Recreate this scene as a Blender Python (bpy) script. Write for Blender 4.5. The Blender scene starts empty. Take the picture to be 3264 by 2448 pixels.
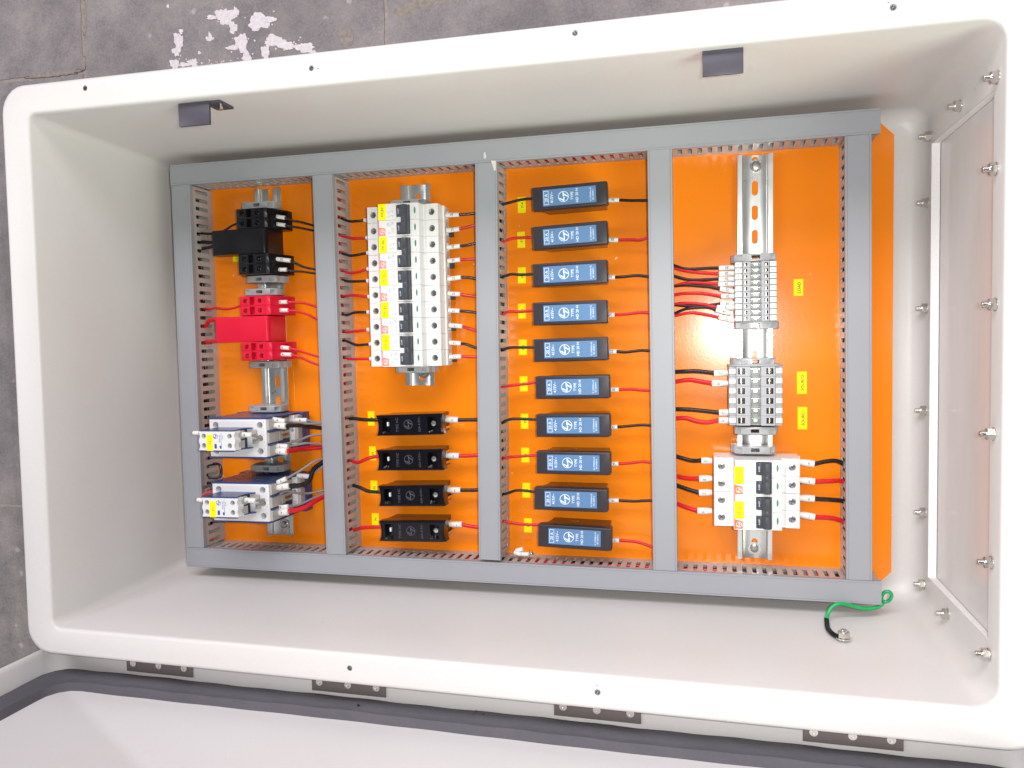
import bpy, bmesh, math, random
from mathutils import Vector, Matrix
random.seed(7)
MM = 0.001
scene = bpy.context.scene
COL = scene.collection

# ---------------------------------------------------------------- camera
cam_data = bpy.data.cameras.new('camera')
cam = bpy.data.objects.new('camera', cam_data)
COL.objects.link(cam)
cam_data.sensor_width = 36.0
cam_data.lens = 36.0 * 2572.27 / 3264.0
cam_data.clip_start = 0.02
cam_data.clip_end = 30.0
cam.matrix_world = Matrix(((0.97083789, 0.00535617, 0.2396771, 0.6170533),
                           (-0.01848733, 0.99844598, 0.05257219, 0.2633101),
                           (-0.23902305, -0.05547006, 0.96942821, 0.8856318),
                           (0, 0, 0, 1)))
scene.camera = cam

# ---------------------------------------------------------------- light
world = bpy.data.worlds.new('World')
scene.world = world
world.use_nodes = True
bgn = world.node_tree.nodes['Background']
bgn.inputs[0].default_value = (0.93, 0.95, 1.0, 1)
bgn.inputs[1].default_value = 0.14

def area(name, loc, target, size, power, color, size_y=None, shape='RECTANGLE'):
    l = bpy.data.lights.new(name, 'AREA')
    l.shape = shape
    l.size = size
    if size_y: l.size_y = size_y
    l.energy = power
    l.color = color
    o = bpy.data.objects.new(name, l)
    COL.objects.link(o)
    o.location = loc
    d = Vector(target) - Vector(loc)
    o.rotation_euler = d.to_track_quat('-Z', 'Y').to_euler()
    return o
area('ceiling_lamp', (0.25, 2.05, 2.05), (0.4, 0.2, 0.1), 2.4, 50.0, (1.0, 0.935, 1.0), 0.9)
area('left_ceiling_lamp', (-2.5, 0.5, 1.9), (0.4, 0.2, 0.1), 0.9, 24.0, (1.0, 0.97, 0.97), 1.8)
area('added_right_fill', (2.5, -1.1, 1.9), (0.4, 0.2, 0.0), 1.3, 44.0, (0.93, 1.0, 0.82), 1.3)  # added greenish fill from lower right, brightens the left and top walls
area('phone_flash', (0.655, 0.2765, 0.888), (0.50, 0.22, 0.0), 0.009, 3.1, (1.0, 0.98, 0.94), shape='DISK')

scene.view_settings.view_transform = 'Standard'
scene.view_settings.look = 'None'
scene.view_settings.gamma = 1.0
scene.view_settings.exposure = 0.36

# ---------------------------------------------------------------- materials
def mat(name, color, rough=0.5, metal=0.0, grain=0.03, gscale=900, bump=0.0, bscale=400,
        stain=0.0, stain_color=(0.3, 0.27, 0.22), sscale=14, spec=0.5, coat=0.0, scratches=0.0, stretch=None, rvar=0.06):
    m = bpy.data.materials.new(name)
    m.use_nodes = True
    nt = m.node_tree; N = nt.nodes; L = nt.links
    b = N['Principled BSDF']
    b.inputs['Roughness'].default_value = rough
    b.inputs['Metallic'].default_value = metal
    b.inputs['Specular IOR Level'].default_value = spec
    if coat:
        b.inputs['Coat Weight'].default_value = coat
        b.inputs['Coat Roughness'].default_value = 0.08
    tc = N.new('ShaderNodeTexCoord')
    src = tc.outputs['Object']
    if stretch:
        mp = N.new('ShaderNodeMapping'); mp.inputs['Scale'].default_value = stretch
        L.new(src, mp.inputs['Vector']); src = mp.outputs[0]
    n1 = N.new('ShaderNodeTexNoise'); n1.inputs['Scale'].default_value = gscale; n1.inputs['Detail'].default_value = 3
    L.new(src, n1.inputs['Vector'])
    n2 = N.new('ShaderNodeTexNoise'); n2.inputs['Scale'].default_value = sscale; n2.inputs['Detail'].default_value = 6
    n2.inputs['Roughness'].default_value = 0.65
    L.new(tc.outputs['Object'], n2.inputs['Vector'])
    hsv = N.new('ShaderNodeHueSaturation')
    hsv.inputs['Color'].default_value = (*color, 1)
    mr = N.new('ShaderNodeMapRange')
    mr.inputs['From Min'].default_value = 0.25; mr.inputs['From Max'].default_value = 0.75
    mr.inputs['To Min'].default_value = 1 - grain; mr.inputs['To Max'].default_value = 1 + grain
    L.new(n1.outputs['Fac'], mr.inputs['Value'])
    L.new(mr.outputs[0], hsv.inputs['Value'])
    out = hsv.outputs[0]
    if stain > 0:
        cr = N.new('ShaderNodeMapRange')
        cr.inputs['From Min'].default_value = 0.12; cr.inputs['From Max'].default_value = 0.78
        cr.inputs['To Min'].default_value = 0; cr.inputs['To Max'].default_value = stain
        L.new(n2.outputs['Fac'], cr.inputs['Value'])
        mx = N.new('ShaderNodeMixRGB'); mx.inputs['Color2'].default_value = (*stain_color, 1)
        L.new(cr.outputs[0], mx.inputs['Fac']); L.new(out, mx.inputs['Color1'])
        out = mx.outputs[0]
    L.new(out, b.inputs['Base Color'])
    rr = N.new('ShaderNodeMapRange')
    rr.inputs['To Min'].default_value = max(0.02, rough - rvar); rr.inputs['To Max'].default_value = rough + rvar
    L.new(n2.outputs['Fac'], rr.inputs['Value']); L.new(rr.outputs[0], b.inputs['Roughness'])
    if bump > 0:
        n3 = N.new('ShaderNodeTexNoise'); n3.inputs['Scale'].default_value = bscale; n3.inputs['Detail'].default_value = 2
        L.new(src, n3.inputs['Vector'])
        bp = N.new('ShaderNodeBump'); bp.inputs['Strength'].default_value = bump; bp.inputs['Distance'].default_value = 0.0004
        L.new(n3.outputs['Fac'], bp.inputs['Height']); L.new(bp.outputs[0], b.inputs['Normal'])
    return m

PAINT = mat('enclosure_paint', (0.69, 0.685, 0.67), 0.42, grain=0.045, gscale=1300, bump=0.30, bscale=190, stain=0.22, stain_color=(0.5, 0.46, 0.40), sscale=5)
DOORP = mat('door_paint', (0.66, 0.65, 0.65), 0.45, grain=0.045, gscale=1300, bump=0.14, bscale=200, stain=0.2, stain_color=(0.52, 0.47, 0.43), sscale=6)
FRP = mat('bare_laminate_edge', (0.86, 0.86, 0.85), 0.7, grain=0.05, gscale=500, bump=0.5, bscale=500)
ORANGE = mat('orange_powder_coat', (0.94, 0.248, 0.004), 0.19, spec=0.4, grain=0.05, gscale=900, bump=0.08, bscale=330, stain=0.03, stain_color=(0.85, 0.2, 0.006), sscale=9, coat=0.12)
PVC = mat('grey_pvc_lid', (0.283, 0.300, 0.325), 0.46, grain=0.05, gscale=1200, bump=0.06, stretch=None, stain=0.2, stain_color=(0.40, 0.40, 0.39), sscale=12)
PVCW = mat('grey_pvc_wall', (0.43, 0.42, 0.41), 0.34, grain=0.03, gscale=600)
ZINC = mat('zinc_plated_steel', (0.74, 0.76, 0.74), 0.30, metal=1.0, grain=0.05, gscale=120, bump=0.10, bscale=90, stretch=(1, 0.06, 1), rvar=0.12)
STEEL = mat('bright_steel', (0.66, 0.64, 0.60), 0.22, metal=1.0, grain=0.05, gscale=900)
DSTEEL = mat('dull_screw_steel', (0.42, 0.42, 0.40), 0.30, metal=1.0, grain=0.06, gscale=900)
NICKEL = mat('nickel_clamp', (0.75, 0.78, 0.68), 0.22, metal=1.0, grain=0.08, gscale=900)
NICKELD = mat('dark_nickel_clamp', (0.16, 0.18, 0.165), 0.38, metal=0.3, grain=0.2, gscale=700)  # darker, duller grey-green metal of the jumper plates
BRASS = mat('brass_strip', (0.66, 0.56, 0.36), 0.3, metal=1.0)
BLACK = mat('black_plastic', (0.006, 0.006, 0.008), 0.30, spec=0.3, grain=0.15, gscale=700, bump=0.08)
GLOSSB = mat('gloss_black_bakelite', (0.004, 0.004, 0.007), 0.13, spec=0.4, grain=0.1, bump=0.05, bscale=200)
BAKE = mat('dark_fuse_base', (0.020, 0.012, 0.010), 0.16, grain=0.1, bump=0.04)
CARR = mat('charcoal_fuse_carrier', (0.030, 0.027, 0.034), 0.36, spec=0.35, grain=0.10, gscale=900, bump=0.10)
RED = mat('red_plastic', (0.66, 0.006, 0.035), 0.34, spec=0.35, grain=0.06, gscale=800, bump=0.06)
WHITEP = mat('breaker_white_plastic', (0.74, 0.745, 0.73), 0.38, grain=0.02, gscale=900)
MODGREY = mat('terminal_grey_plastic', (0.345, 0.355, 0.375), 0.42, grain=0.03)
CLAMPG = mat('end_stop_grey_plastic', (0.36, 0.37, 0.375), 0.34, grain=0.04)
LEVER = mat('lever_slate_plastic', (0.045, 0.052, 0.064), 0.42, grain=0.12, gscale=1100, bump=0.1)
BLUEP = mat('contactor_blue_plastic', (0.026, 0.052, 0.18), 0.28, grain=0.05)
NAVY = mat('contactor_navy_recess', (0.010, 0.016, 0.055), 0.4)
CWHITE = mat('contactor_white_plastic', (0.70, 0.71, 0.71), 0.38, grain=0.02)
CGREY = mat('contactor_terminal_grey', (0.40, 0.39, 0.36), 0.42, grain=0.03)
HOLEG = mat('recess_grey', (0.20, 0.21, 0.20), 0.5)
FLABEL = mat('blue_label', (0.095, 0.205, 0.385), 0.36, grain=0.06, gscale=900)
YELLOW = mat('yellow_tape', (0.97, 0.86, 0.002), 0.5, spec=0.2, grain=0.02)
OLOGO = mat('orange_logo_print', (0.78, 0.16, 0.05), 0.45)
INK = mat('black_ink', (0.05, 0.05, 0.05), 0.6)
BLUEINK = mat('navy_ink', (0.03, 0.06, 0.30), 0.6)
WINK = mat('white_ink', (0.72, 0.82, 0.92), 0.5)
GINK = mat('faded_grey_ink', (0.30, 0.31, 0.33), 0.6)
EMBOSS = mat('embossed_grey', (0.065, 0.065, 0.085), 0.35)
YINK = mat('grey_olive_ink', (0.09, 0.08, 0.015), 0.6)
GREENI = mat('indicator_green', (0.06, 0.22, 0.13), 0.4)
SLEEVE = mat('white_marker_sleeve', (0.76, 0.76, 0.72), 0.4, grain=0.03)
WBLACK = mat('black_wire_insulation', (0.016, 0.013, 0.013), 0.26)
WRED = mat('red_wire_insulation', (0.66, 0.010, 0.022), 0.28)
WGREY = mat('grey_wire_insulation', (0.27, 0.26, 0.25), 0.34)
GREEN = mat('green_earth_insulation', (0.012, 0.36, 0.10), 0.35, grain=0.25, gscale=500)
CATCHM = mat('dark_catch_steel', (0.05, 0.048, 0.065), 0.40, grain=0.10, stain=0.25, stain_color=(0.12, 0.11, 0.14), sscale=60)
HINGEM = mat('brown_hinge_metal', (0.20, 0.175, 0.17), 0.4, metal=0.5, grain=0.08)
FOAM = mat('grey_foam_gasket', (0.070, 0.069, 0.082), 0.8, grain=0.10, gscale=300, bump=0.8, bscale=180, stain=0.5, stain_color=(0.16, 0.15, 0.17), sscale=16)
GLAND = mat('gland_plate_paint', (0.62, 0.60, 0.585), 0.2, grain=0.03, gscale=60, bump=0.08, bscale=30, stretch=(1, 0.2, 1))
GROUT = mat('pale_floor_joint', (0.30, 0.26, 0.235), 0.9, grain=0.2, gscale=200, bump=0.5, bscale=300)
SPLASH = mat('white_paint_stain', (0.64, 0.60, 0.61), 0.8, grain=0.14, gscale=250, bump=0.5, bscale=400)
CHIPM = mat('pale_putty', (0.62, 0.60, 0.57), 0.7)
DARKHOLE = mat('dark_insert_metal', (0.30, 0.31, 0.31), 0.35, metal=0.8, grain=0.3, gscale=900)

def stone():
    m = mat('slate_floor_slab', (0.160, 0.153, 0.163), 0.62, grain=0.42, gscale=420, bump=0.9, bscale=170,
            stain=0.75, stain_color=(0.27, 0.235, 0.22), sscale=22)
    nt = m.node_tree; N = nt.nodes; L = nt.links
    b = N['Principled BSDF']
    src = b.inputs['Base Color'].links[0].from_socket
    tc = [n for n in N if n.type == 'TEX_COORD'][0]
    # pale scratches and specks worn into the stone
    v = N.new('ShaderNodeTexVoronoi'); v.inputs['Scale'].default_value = 28
    L.new(tc.outputs['Object'], v.inputs['Vector'])
    n = N.new('ShaderNodeTexNoise'); n.inputs['Scale'].default_value = 90; n.inputs['Detail'].default_value = 4
    L.new(tc.outputs['Object'], n.inputs['Vector'])
    a = N.new('ShaderNodeMath'); a.operation = 'MULTIPLY_ADD'; a.inputs[1].default_value = 0.30; a.inputs[2].default_value = -0.09
    L.new(n.outputs['Fac'], a.inputs[0])
    sub = N.new('ShaderNodeMath'); sub.operation = 'SUBTRACT'
    L.new(v.outputs['Distance'], sub.inputs[0]); L.new(a.outputs[0], sub.inputs[1])
    mr = N.new('ShaderNodeMapRange'); mr.inputs['From Min'].default_value = 0.06; mr.inputs['From Max'].default_value = 0.0
    mr.inputs['To Min'].default_value = 0; mr.inputs['To Max'].default_value = 0.6
    L.new(sub.outputs[0], mr.inputs['Value'])
    mx = N.new('ShaderNodeMixRGB'); mx.inputs['Color2'].default_value = (0.42, 0.38, 0.38, 1)
    L.new(mr.outputs[0], mx.inputs['Fac']); L.new(src, mx.inputs['Color1'])
    # fine wavy scratches
    w = N.new('ShaderNodeTexWave'); w.inputs['Scale'].default_value = 9; w.inputs['Distortion'].default_value = 22
    w.inputs['Detail'].default_value = 4; w.inputs['Detail Scale'].default_value = 0.6
    L.new(tc.outputs['Object'], w.inputs['Vector'])
    mr2 = N.new('ShaderNodeMapRange'); mr2.inputs['From Min'].default_value = 0.9995; mr2.inputs['From Max'].default_value = 1.0
    mr2.inputs['To Max'].default_value = 0.35
    L.new(w.outputs['Fac'], mr2.inputs['Value'])
    mx2 = N.new('ShaderNodeMixRGB'); mx2.inputs['Color2'].default_value = (0.33, 0.30, 0.29, 1)
    L.new(mr2.outputs[0], mx2.inputs['Fac']); L.new(mx.outputs[0], mx2.inputs['Color1'])
    big = N.new('ShaderNodeTexNoise'); big.inputs['Scale'].default_value = 5.5; big.inputs['Detail'].default_value = 7; big.inputs['Roughness'].default_value = 0.7
    L.new(tc.outputs['Object'], big.inputs['Vector'])
    mb = N.new('ShaderNodeMapRange'); mb.inputs['From Min'].default_value = 0.35; mb.inputs['From Max'].default_value = 0.65
    mb.inputs['To Min'].default_value = 0.72; mb.inputs['To Max'].default_value = 1.25
    L.new(big.outputs['Fac'], mb.inputs['Value'])
    hv = N.new('ShaderNodeHueSaturation'); L.new(mx2.outputs[0], hv.inputs['Color']); L.new(mb.outputs[0], hv.inputs['Value'])
    L.new(hv.outputs[0], b.inputs['Base Color'])
    return m
STONE = stone()
def specks(m, scale, thr, col, amt):
    nt = m.node_tree; N = nt.nodes; L = nt.links
    b = N['Principled BSDF']; src = b.inputs['Base Color'].links[0].from_socket
    tc = [n for n in N if n.type == 'TEX_COORD'][0]
    w = N.new('ShaderNodeTexNoise'); w.inputs['Scale'].default_value = 160
    L.new(tc.outputs['Object'], w.inputs['Vector'])
    ad = N.new('ShaderNodeVectorMath'); ad.operation = 'MULTIPLY_ADD'; ad.inputs[1].default_value = (.006, .006, .006)
    L.new(w.outputs['Color'], ad.inputs[0]); L.new(tc.outputs['Object'], ad.inputs[2])
    v = N.new('ShaderNodeTexVoronoi'); v.inputs['Scale'].default_value = scale
    L.new(ad.outputs[0], v.inputs['Vector'])
    sp = N.new('ShaderNodeSeparateColor'); L.new(v.outputs['Color'], sp.inputs[0])
    r = N.new('ShaderNodeMath'); r.operation = 'MULTIPLY'; r.inputs[1].default_value = thr
    pw = N.new('ShaderNodeMath'); pw.operation = 'POWER'; pw.inputs[1].default_value = 6
    L.new(sp.outputs[0], pw.inputs[0]); L.new(pw.outputs[0], r.inputs[0])
    lt = N.new('ShaderNodeMath'); lt.operation = 'LESS_THAN'; L.new(v.outputs['Distance'], lt.inputs[0]); L.new(r.outputs[0], lt.inputs[1])
    ml = N.new('ShaderNodeMath'); ml.operation = 'MULTIPLY'; ml.inputs[1].default_value = amt; L.new(lt.outputs[0], ml.inputs[0])
    mx = N.new('ShaderNodeMixRGB'); mx.inputs['Color2'].default_value = (*col, 1)
    L.new(ml.outputs[0], mx.inputs['Fac']); L.new(src, mx.inputs['Color1']); L.new(mx.outputs[0], b.inputs['Base Color'])
specks(ORANGE, 75, 0.11, (0.9, 0.62, 0.4), 0.8)
specks(PAINT, 30, 0.05, (0.42, 0.36, 0.30), 0.6)
specks(PVC, 60, 0.05, (0.6, 0.6, 0.58), 0.5)
specks(DOORP, 24, 0.04, (0.42, 0.36, 0.30), 0.5)

# ---------------------------------------------------------------- mesh helpers
class B:
    """collects shapes (in millimetres) into one mesh"""
    def __init__(s): s.bm = bmesh.new()
    def _merge(s, other):
        me = bpy.data.meshes.new('tmp'); other.to_mesh(me); other.free()
        s.bm.from_mesh(me); bpy.data.meshes.remove(me)
    def box(s, x0, x1, y0, y1, z0, z1, bev=0.0, seg=1, M=None):
        b = bmesh.new()
        vs = [b.verts.new(p) for p in ((x0,y0,z0),(x1,y0,z0),(x1,y1,z0),(x0,y1,z0),(x0,y0,z1),(x1,y0,z1),(x1,y1,z1),(x0,y1,z1))]
        for f in ((0,3,2,1),(4,5,6,7),(0,1,5,4),(1,2,6,5),(2,3,7,6),(3,0,4,7)): b.faces.new([vs[i] for i in f])
        if bev > 0: bmesh.ops.bevel(b, geom=list(b.edges), offset=bev, segments=seg, affect='EDGES', profile=0.6)
        if M is not None: bmesh.ops.transform(b, matrix=M, verts=b.verts)
        s._merge(b); return s
    def prism(s, pts, a0, a1, axis='y', bev=0.0, seg=1, M=None):
        """pts: outline; axis y -> pts are (x,z); axis z -> pts are (x,y); axis x -> pts are (y,z)"""
        b = bmesh.new()
        def P(p, a):
            return {'y': (p[0], a, p[1]), 'z': (p[0], p[1], a), 'x': (a, p[0], p[1])}[axis]
        lo = [b.verts.new(P(p, a0)) for p in pts]; hi = [b.verts.new(P(p, a1)) for p in pts]
        n = len(pts)
        b.faces.new(lo); b.faces.new(hi[::-1])
        for i in range(n): b.faces.new((lo[(i+1) % n], lo[i], hi[i], hi[(i+1) % n]))
        bmesh.ops.recalc_face_normals(b, faces=b.faces)
        if bev > 0: bmesh.ops.bevel(b, geom=list(b.edges), offset=bev, segments=seg, affect='EDGES', profile=0.6)
        if M is not None: bmesh.ops.transform(b, matrix=M, verts=b.verts)
        s._merge(b); return s
    def cyl(s, c, r, h, n=20, axis='z', r2=None, bev=0.0, M=None, rot=0.0):
        b = bmesh.new()
        bmesh.ops.create_cone(b, cap_ends=True, segments=n, radius1=r, radius2=r if r2 is None else r2, depth=h)
        if bev > 0:
            ed = [e for e in b.edges if abs(e.verts[0].co.z - e.verts[1].co.z) < 1e-6 and e.verts[0].co.z > 0]
            bmesh.ops.bevel(b, geom=ed, offset=bev, segments=2, affect='EDGES', profile=0.6)
        m = Matrix.Rotation(rot, 4, 'Z')
        if axis == 'x': m = Matrix.Rotation(math.pi/2, 4, 'Y') @ m
        if axis == '-x': m = Matrix.Rotation(-math.pi/2, 4, 'Y') @ m
        if axis == 'y': m = Matrix.Rotation(-math.pi/2, 4, 'X') @ m
        m = Matrix.Translation(c) @ m
        if M is not None: m = M @ m
        bmesh.ops.transform(b, matrix=m, verts=b.verts)
        s._merge(b); return s
    def tube(s, pts, r, n=10, cap=True, radii=None):
        b = bmesh.new(); P = [Vector(p) for p in pts]; rings = []
        up = Vector((0, 0, 1)); last = None
        for i, p in enumerate(P):
            t = (P[min(i+1, len(P)-1)] - P[max(i-1, 0)]).normalized()
            if last is None:
                a = t.cross(up)
                if a.length < 1e-4: a = t.cross(Vector((1, 0, 0)))
            else: a = last - t * last.dot(t)
            a.normalize(); last = a; c = t.cross(a)
            R = radii[i] if radii else r
            rings.append([b.verts.new(p + a*math.cos(2*math.pi*k/n)*R + c*math.sin(2*math.pi*k/n)*R) for k in range(n)])
        for i in range(len(P)-1):
            for k in range(n): b.faces.new((rings[i][k], rings[i][(k+1) % n], rings[i+1][(k+1) % n], rings[i+1][k]))
        if cap: b.faces.new(rings[0][::-1]); b.faces.new(rings[-1])
        bmesh.ops.recalc_face_normals(b, faces=b.faces)
        s._merge(b); return s
    def ring(s, c, ro, ri, h, n=24):
        b = bmesh.new(); V = []
        for (r, z) in ((ri, 0), (ro, 0), (ro, h), (ri, h)):
            V.append([b.verts.new((c[0]+r*math.cos(2*math.pi*k/n), c[1]+r*math.sin(2*math.pi*k/n), c[2]+z)) for k in range(n)])
        for j in range(4):
            for k in range(n): b.faces.new((V[j][k], V[j][(k+1) % n], V[(j+1) % 4][(k+1) % n], V[(j+1) % 4][k]))
        bmesh.ops.recalc_face_normals(b, faces=b.faces)
        s._merge(b); return s
    def loft(s, rings, cap0=True, cap1=True, closed=False):
        b = bmesh.new(); V = [[b.verts.new(p) for p in r] for r in rings]; n = len(V[0]); m = len(V)
        for i in range(m if closed else m-1):
            j = (i+1) % m
            for k in range(n): b.faces.new((V[i][k], V[i][(k+1) % n], V[j][(k+1) % n], V[j][k]))
        if not closed:
            if cap0: b.faces.new(V[0][::-1])
            if cap1: b.faces.new(V[-1])
        bmesh.ops.recalc_face_normals(b, faces=b.faces)
        s._merge(b); return s
    def poly(s, pts, z0, z1):
        return s.prism(pts, z0, z1, 'z')
    def text(s, txt, x, y, z, size, rot=0.0, align='CENTER', thick=0.06):
        vs, fs = text_geo(txt)
        w = max(v[0] for v in vs) + min(v[0] for v in vs)
        ca, sa = math.cos(rot), math.sin(rot)
        vv = []
        for (a, c, d) in vs:
            a = (a - w/2) if align == 'CENTER' else a
            a *= size; c = (c - 0.35) * size
            vv.append(s.bm.verts.new((x + a*ca - c*sa, y + a*sa + c*ca, z + (thick if d > 0 else 0))))
        for f in fs:
            try: s.bm.faces.new([vv[i] for i in f])
            except ValueError: pass
        return s
    def rect_outline(s, x0, x1, y0, y1, z, w, h=0.06):
        s.box(x0, x1, y0, y0+w, z, z+h); s.box(x0, x1, y1-w, y1, z, z+h)
        s.box(x0, x0+w, y0+w, y1-w, z, z+h); s.box(x1-w, x1, y0+w, y1-w, z, z+h); return s
    def logo(s, cx, cy, z, R, h=0.06, w=0.12):
        s.ring((cx, cy, z), R, R*(1-w), h, 28)
        for pts in ([(-.16, .82), (.14, .70), (.14, .02), (-.10, .02)], [(.14, .52), (.92, .02), (.80, -.14), (.14, .24)],
                    [(.16, -.82), (-.02, -.82), (-.82, -.34), (-.72, -.16), (-.04, -.56), (-.04, -.10), (.22, -.10)]):
            s.poly([(cx+p[0]*R, cy+p[1]*R) for p in pts], z, z+h)
        return s
    def mesh(s, name, angle=35):
        me = bpy.data.meshes.new(name)
        bmesh.ops.scale(s.bm, vec=(MM, MM, MM), verts=s.bm.verts)
        s.bm.to_mesh(me); s.bm.free()
        me.shade_smooth(); me.set_sharp_from_angle(angle=math.radians(angle))
        return me

_tc = {}
def text_geo(txt):
    if txt in _tc: return _tc[txt]
    cu = bpy.data.curves.new('t', 'FONT'); cu.body = txt; cu.size = 1.0; cu.resolution_u = 2
    cu.extrude = 0.01; cu.offset = 0.0 if 'M' in txt or 'N' in txt else 0.010
    o = bpy.data.objects.new('t', cu); COL.objects.link(o)
    bpy.context.view_layer.update()
    me = bpy.data.meshes.new_from_object(o.evaluated_get(bpy.context.evaluated_depsgraph_get()))
    vs = [tuple(v.co) for v in me.vertices]; fs = [tuple(p.vertices) for p in me.polygons]
    bpy.data.objects.remove(o); bpy.data.curves.remove(cu); bpy.data.meshes.remove(me)
    _tc[txt] = (vs, fs); return _tc[txt]

def cut(me, cutters, angle=35):
    """boolean-subtract a mesh (same coordinates) from another and return the new mesh"""
    a = bpy.data.objects.new('a', me); b = bpy.data.objects.new('b', cutters)
    COL.objects.link(a); COL.objects.link(b)
    md = a.modifiers.new('c', 'BOOLEAN'); md.operation = 'DIFFERENCE'; md.solver = 'EXACT'; md.object = b
    bpy.context.view_layer.update()
    out = bpy.data.meshes.new_from_object(a.evaluated_get(bpy.context.evaluated_depsgraph_get()))
    nm = me.name
    bpy.data.objects.remove(a); bpy.data.objects.remove(b)
    bpy.data.meshes.remove(me); bpy.data.meshes.remove(cutters)
    out.name = nm; out.shade_smooth(); out.set_sharp_from_angle(angle=math.radians(angle))
    return out

def link(name, me, material, parent=None, loc=None, rz=0.0, label=None):
    o = bpy.data.objects.new(name, me); COL.objects.link(o)
    if material is not None:
        me.materials.clear(); me.materials.append(material)
    if parent is not None: o.parent = parent
    if loc is not None: o.location = (loc[0]*MM, loc[1]*MM, loc[2]*MM)
    o.rotation_euler.z = rz
    if label: o['label'] = label
    return o
def inst(name, me, parent=None, loc=None, rz=0.0, label=None):
    return link(name, me, None, parent, loc, rz, label)
def tag(o, label, cat, group=None):
    o['label'] = label; o['category'] = cat
    if group: o['group'] = group
    return o
def thing(name, label, cat, loc=(0, 0, 0), rz=0.0, group=None):
    o = bpy.data.objects.new(name, None); COL.objects.link(o)
    o.empty_display_size = 0.01
    o.location = (loc[0]*MM, loc[1]*MM, loc[2]*MM); o.rotation_euler.z = rz
    return tag(o, label, cat, group)
def copy_tree(root, loc, rz, label):
    r = root.copy(); COL.objects.link(r)
    r.location = (loc[0]*MM, loc[1]*MM, loc[2]*MM); r.rotation_euler.z = rz
    r['label'] = label
    for ch in root.children:
        c = ch.copy(); COL.objects.link(c); c.parent = r
        for g in ch.children:
            d = g.copy(); COL.objects.link(d); d.parent = c
    return r
def rquad(c, r, n=6):
    """rounded quad outline; corners (TL,TR,BR,BL), anticlockwise not required"""
    out = []
    for i in range(4):
        p = Vector(c[i]); a = Vector(c[i-1]) - p; b = Vector(c[(i+1) % 4]) - p
        a.normalize(); b.normalize()
        rr = r[i] if isinstance(r, (list, tuple)) else r
        # centre of the fillet
        ctr = p + (a + b) * rr
        s = p + a*rr; e = p + b*rr
        for k in range(n+1):
            t = k/n*math.pi/2
            out.append(ctr + (s-ctr)*math.cos(t) + (e-ctr)*math.sin(t))
    return out
def off(c, d):
    """offset quad corners outward by d (TL,TR,BR,BL order)"""
    s = ((-1, 1), (1, 1), (1, -1), (-1, -1))
    return [(c[i][0]+s[i][0]*d, c[i][1]+s[i][1]*d) for i in range(4)]
def at_z(pts, z): return [(p.x, p.y, z) for p in pts]

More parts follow.
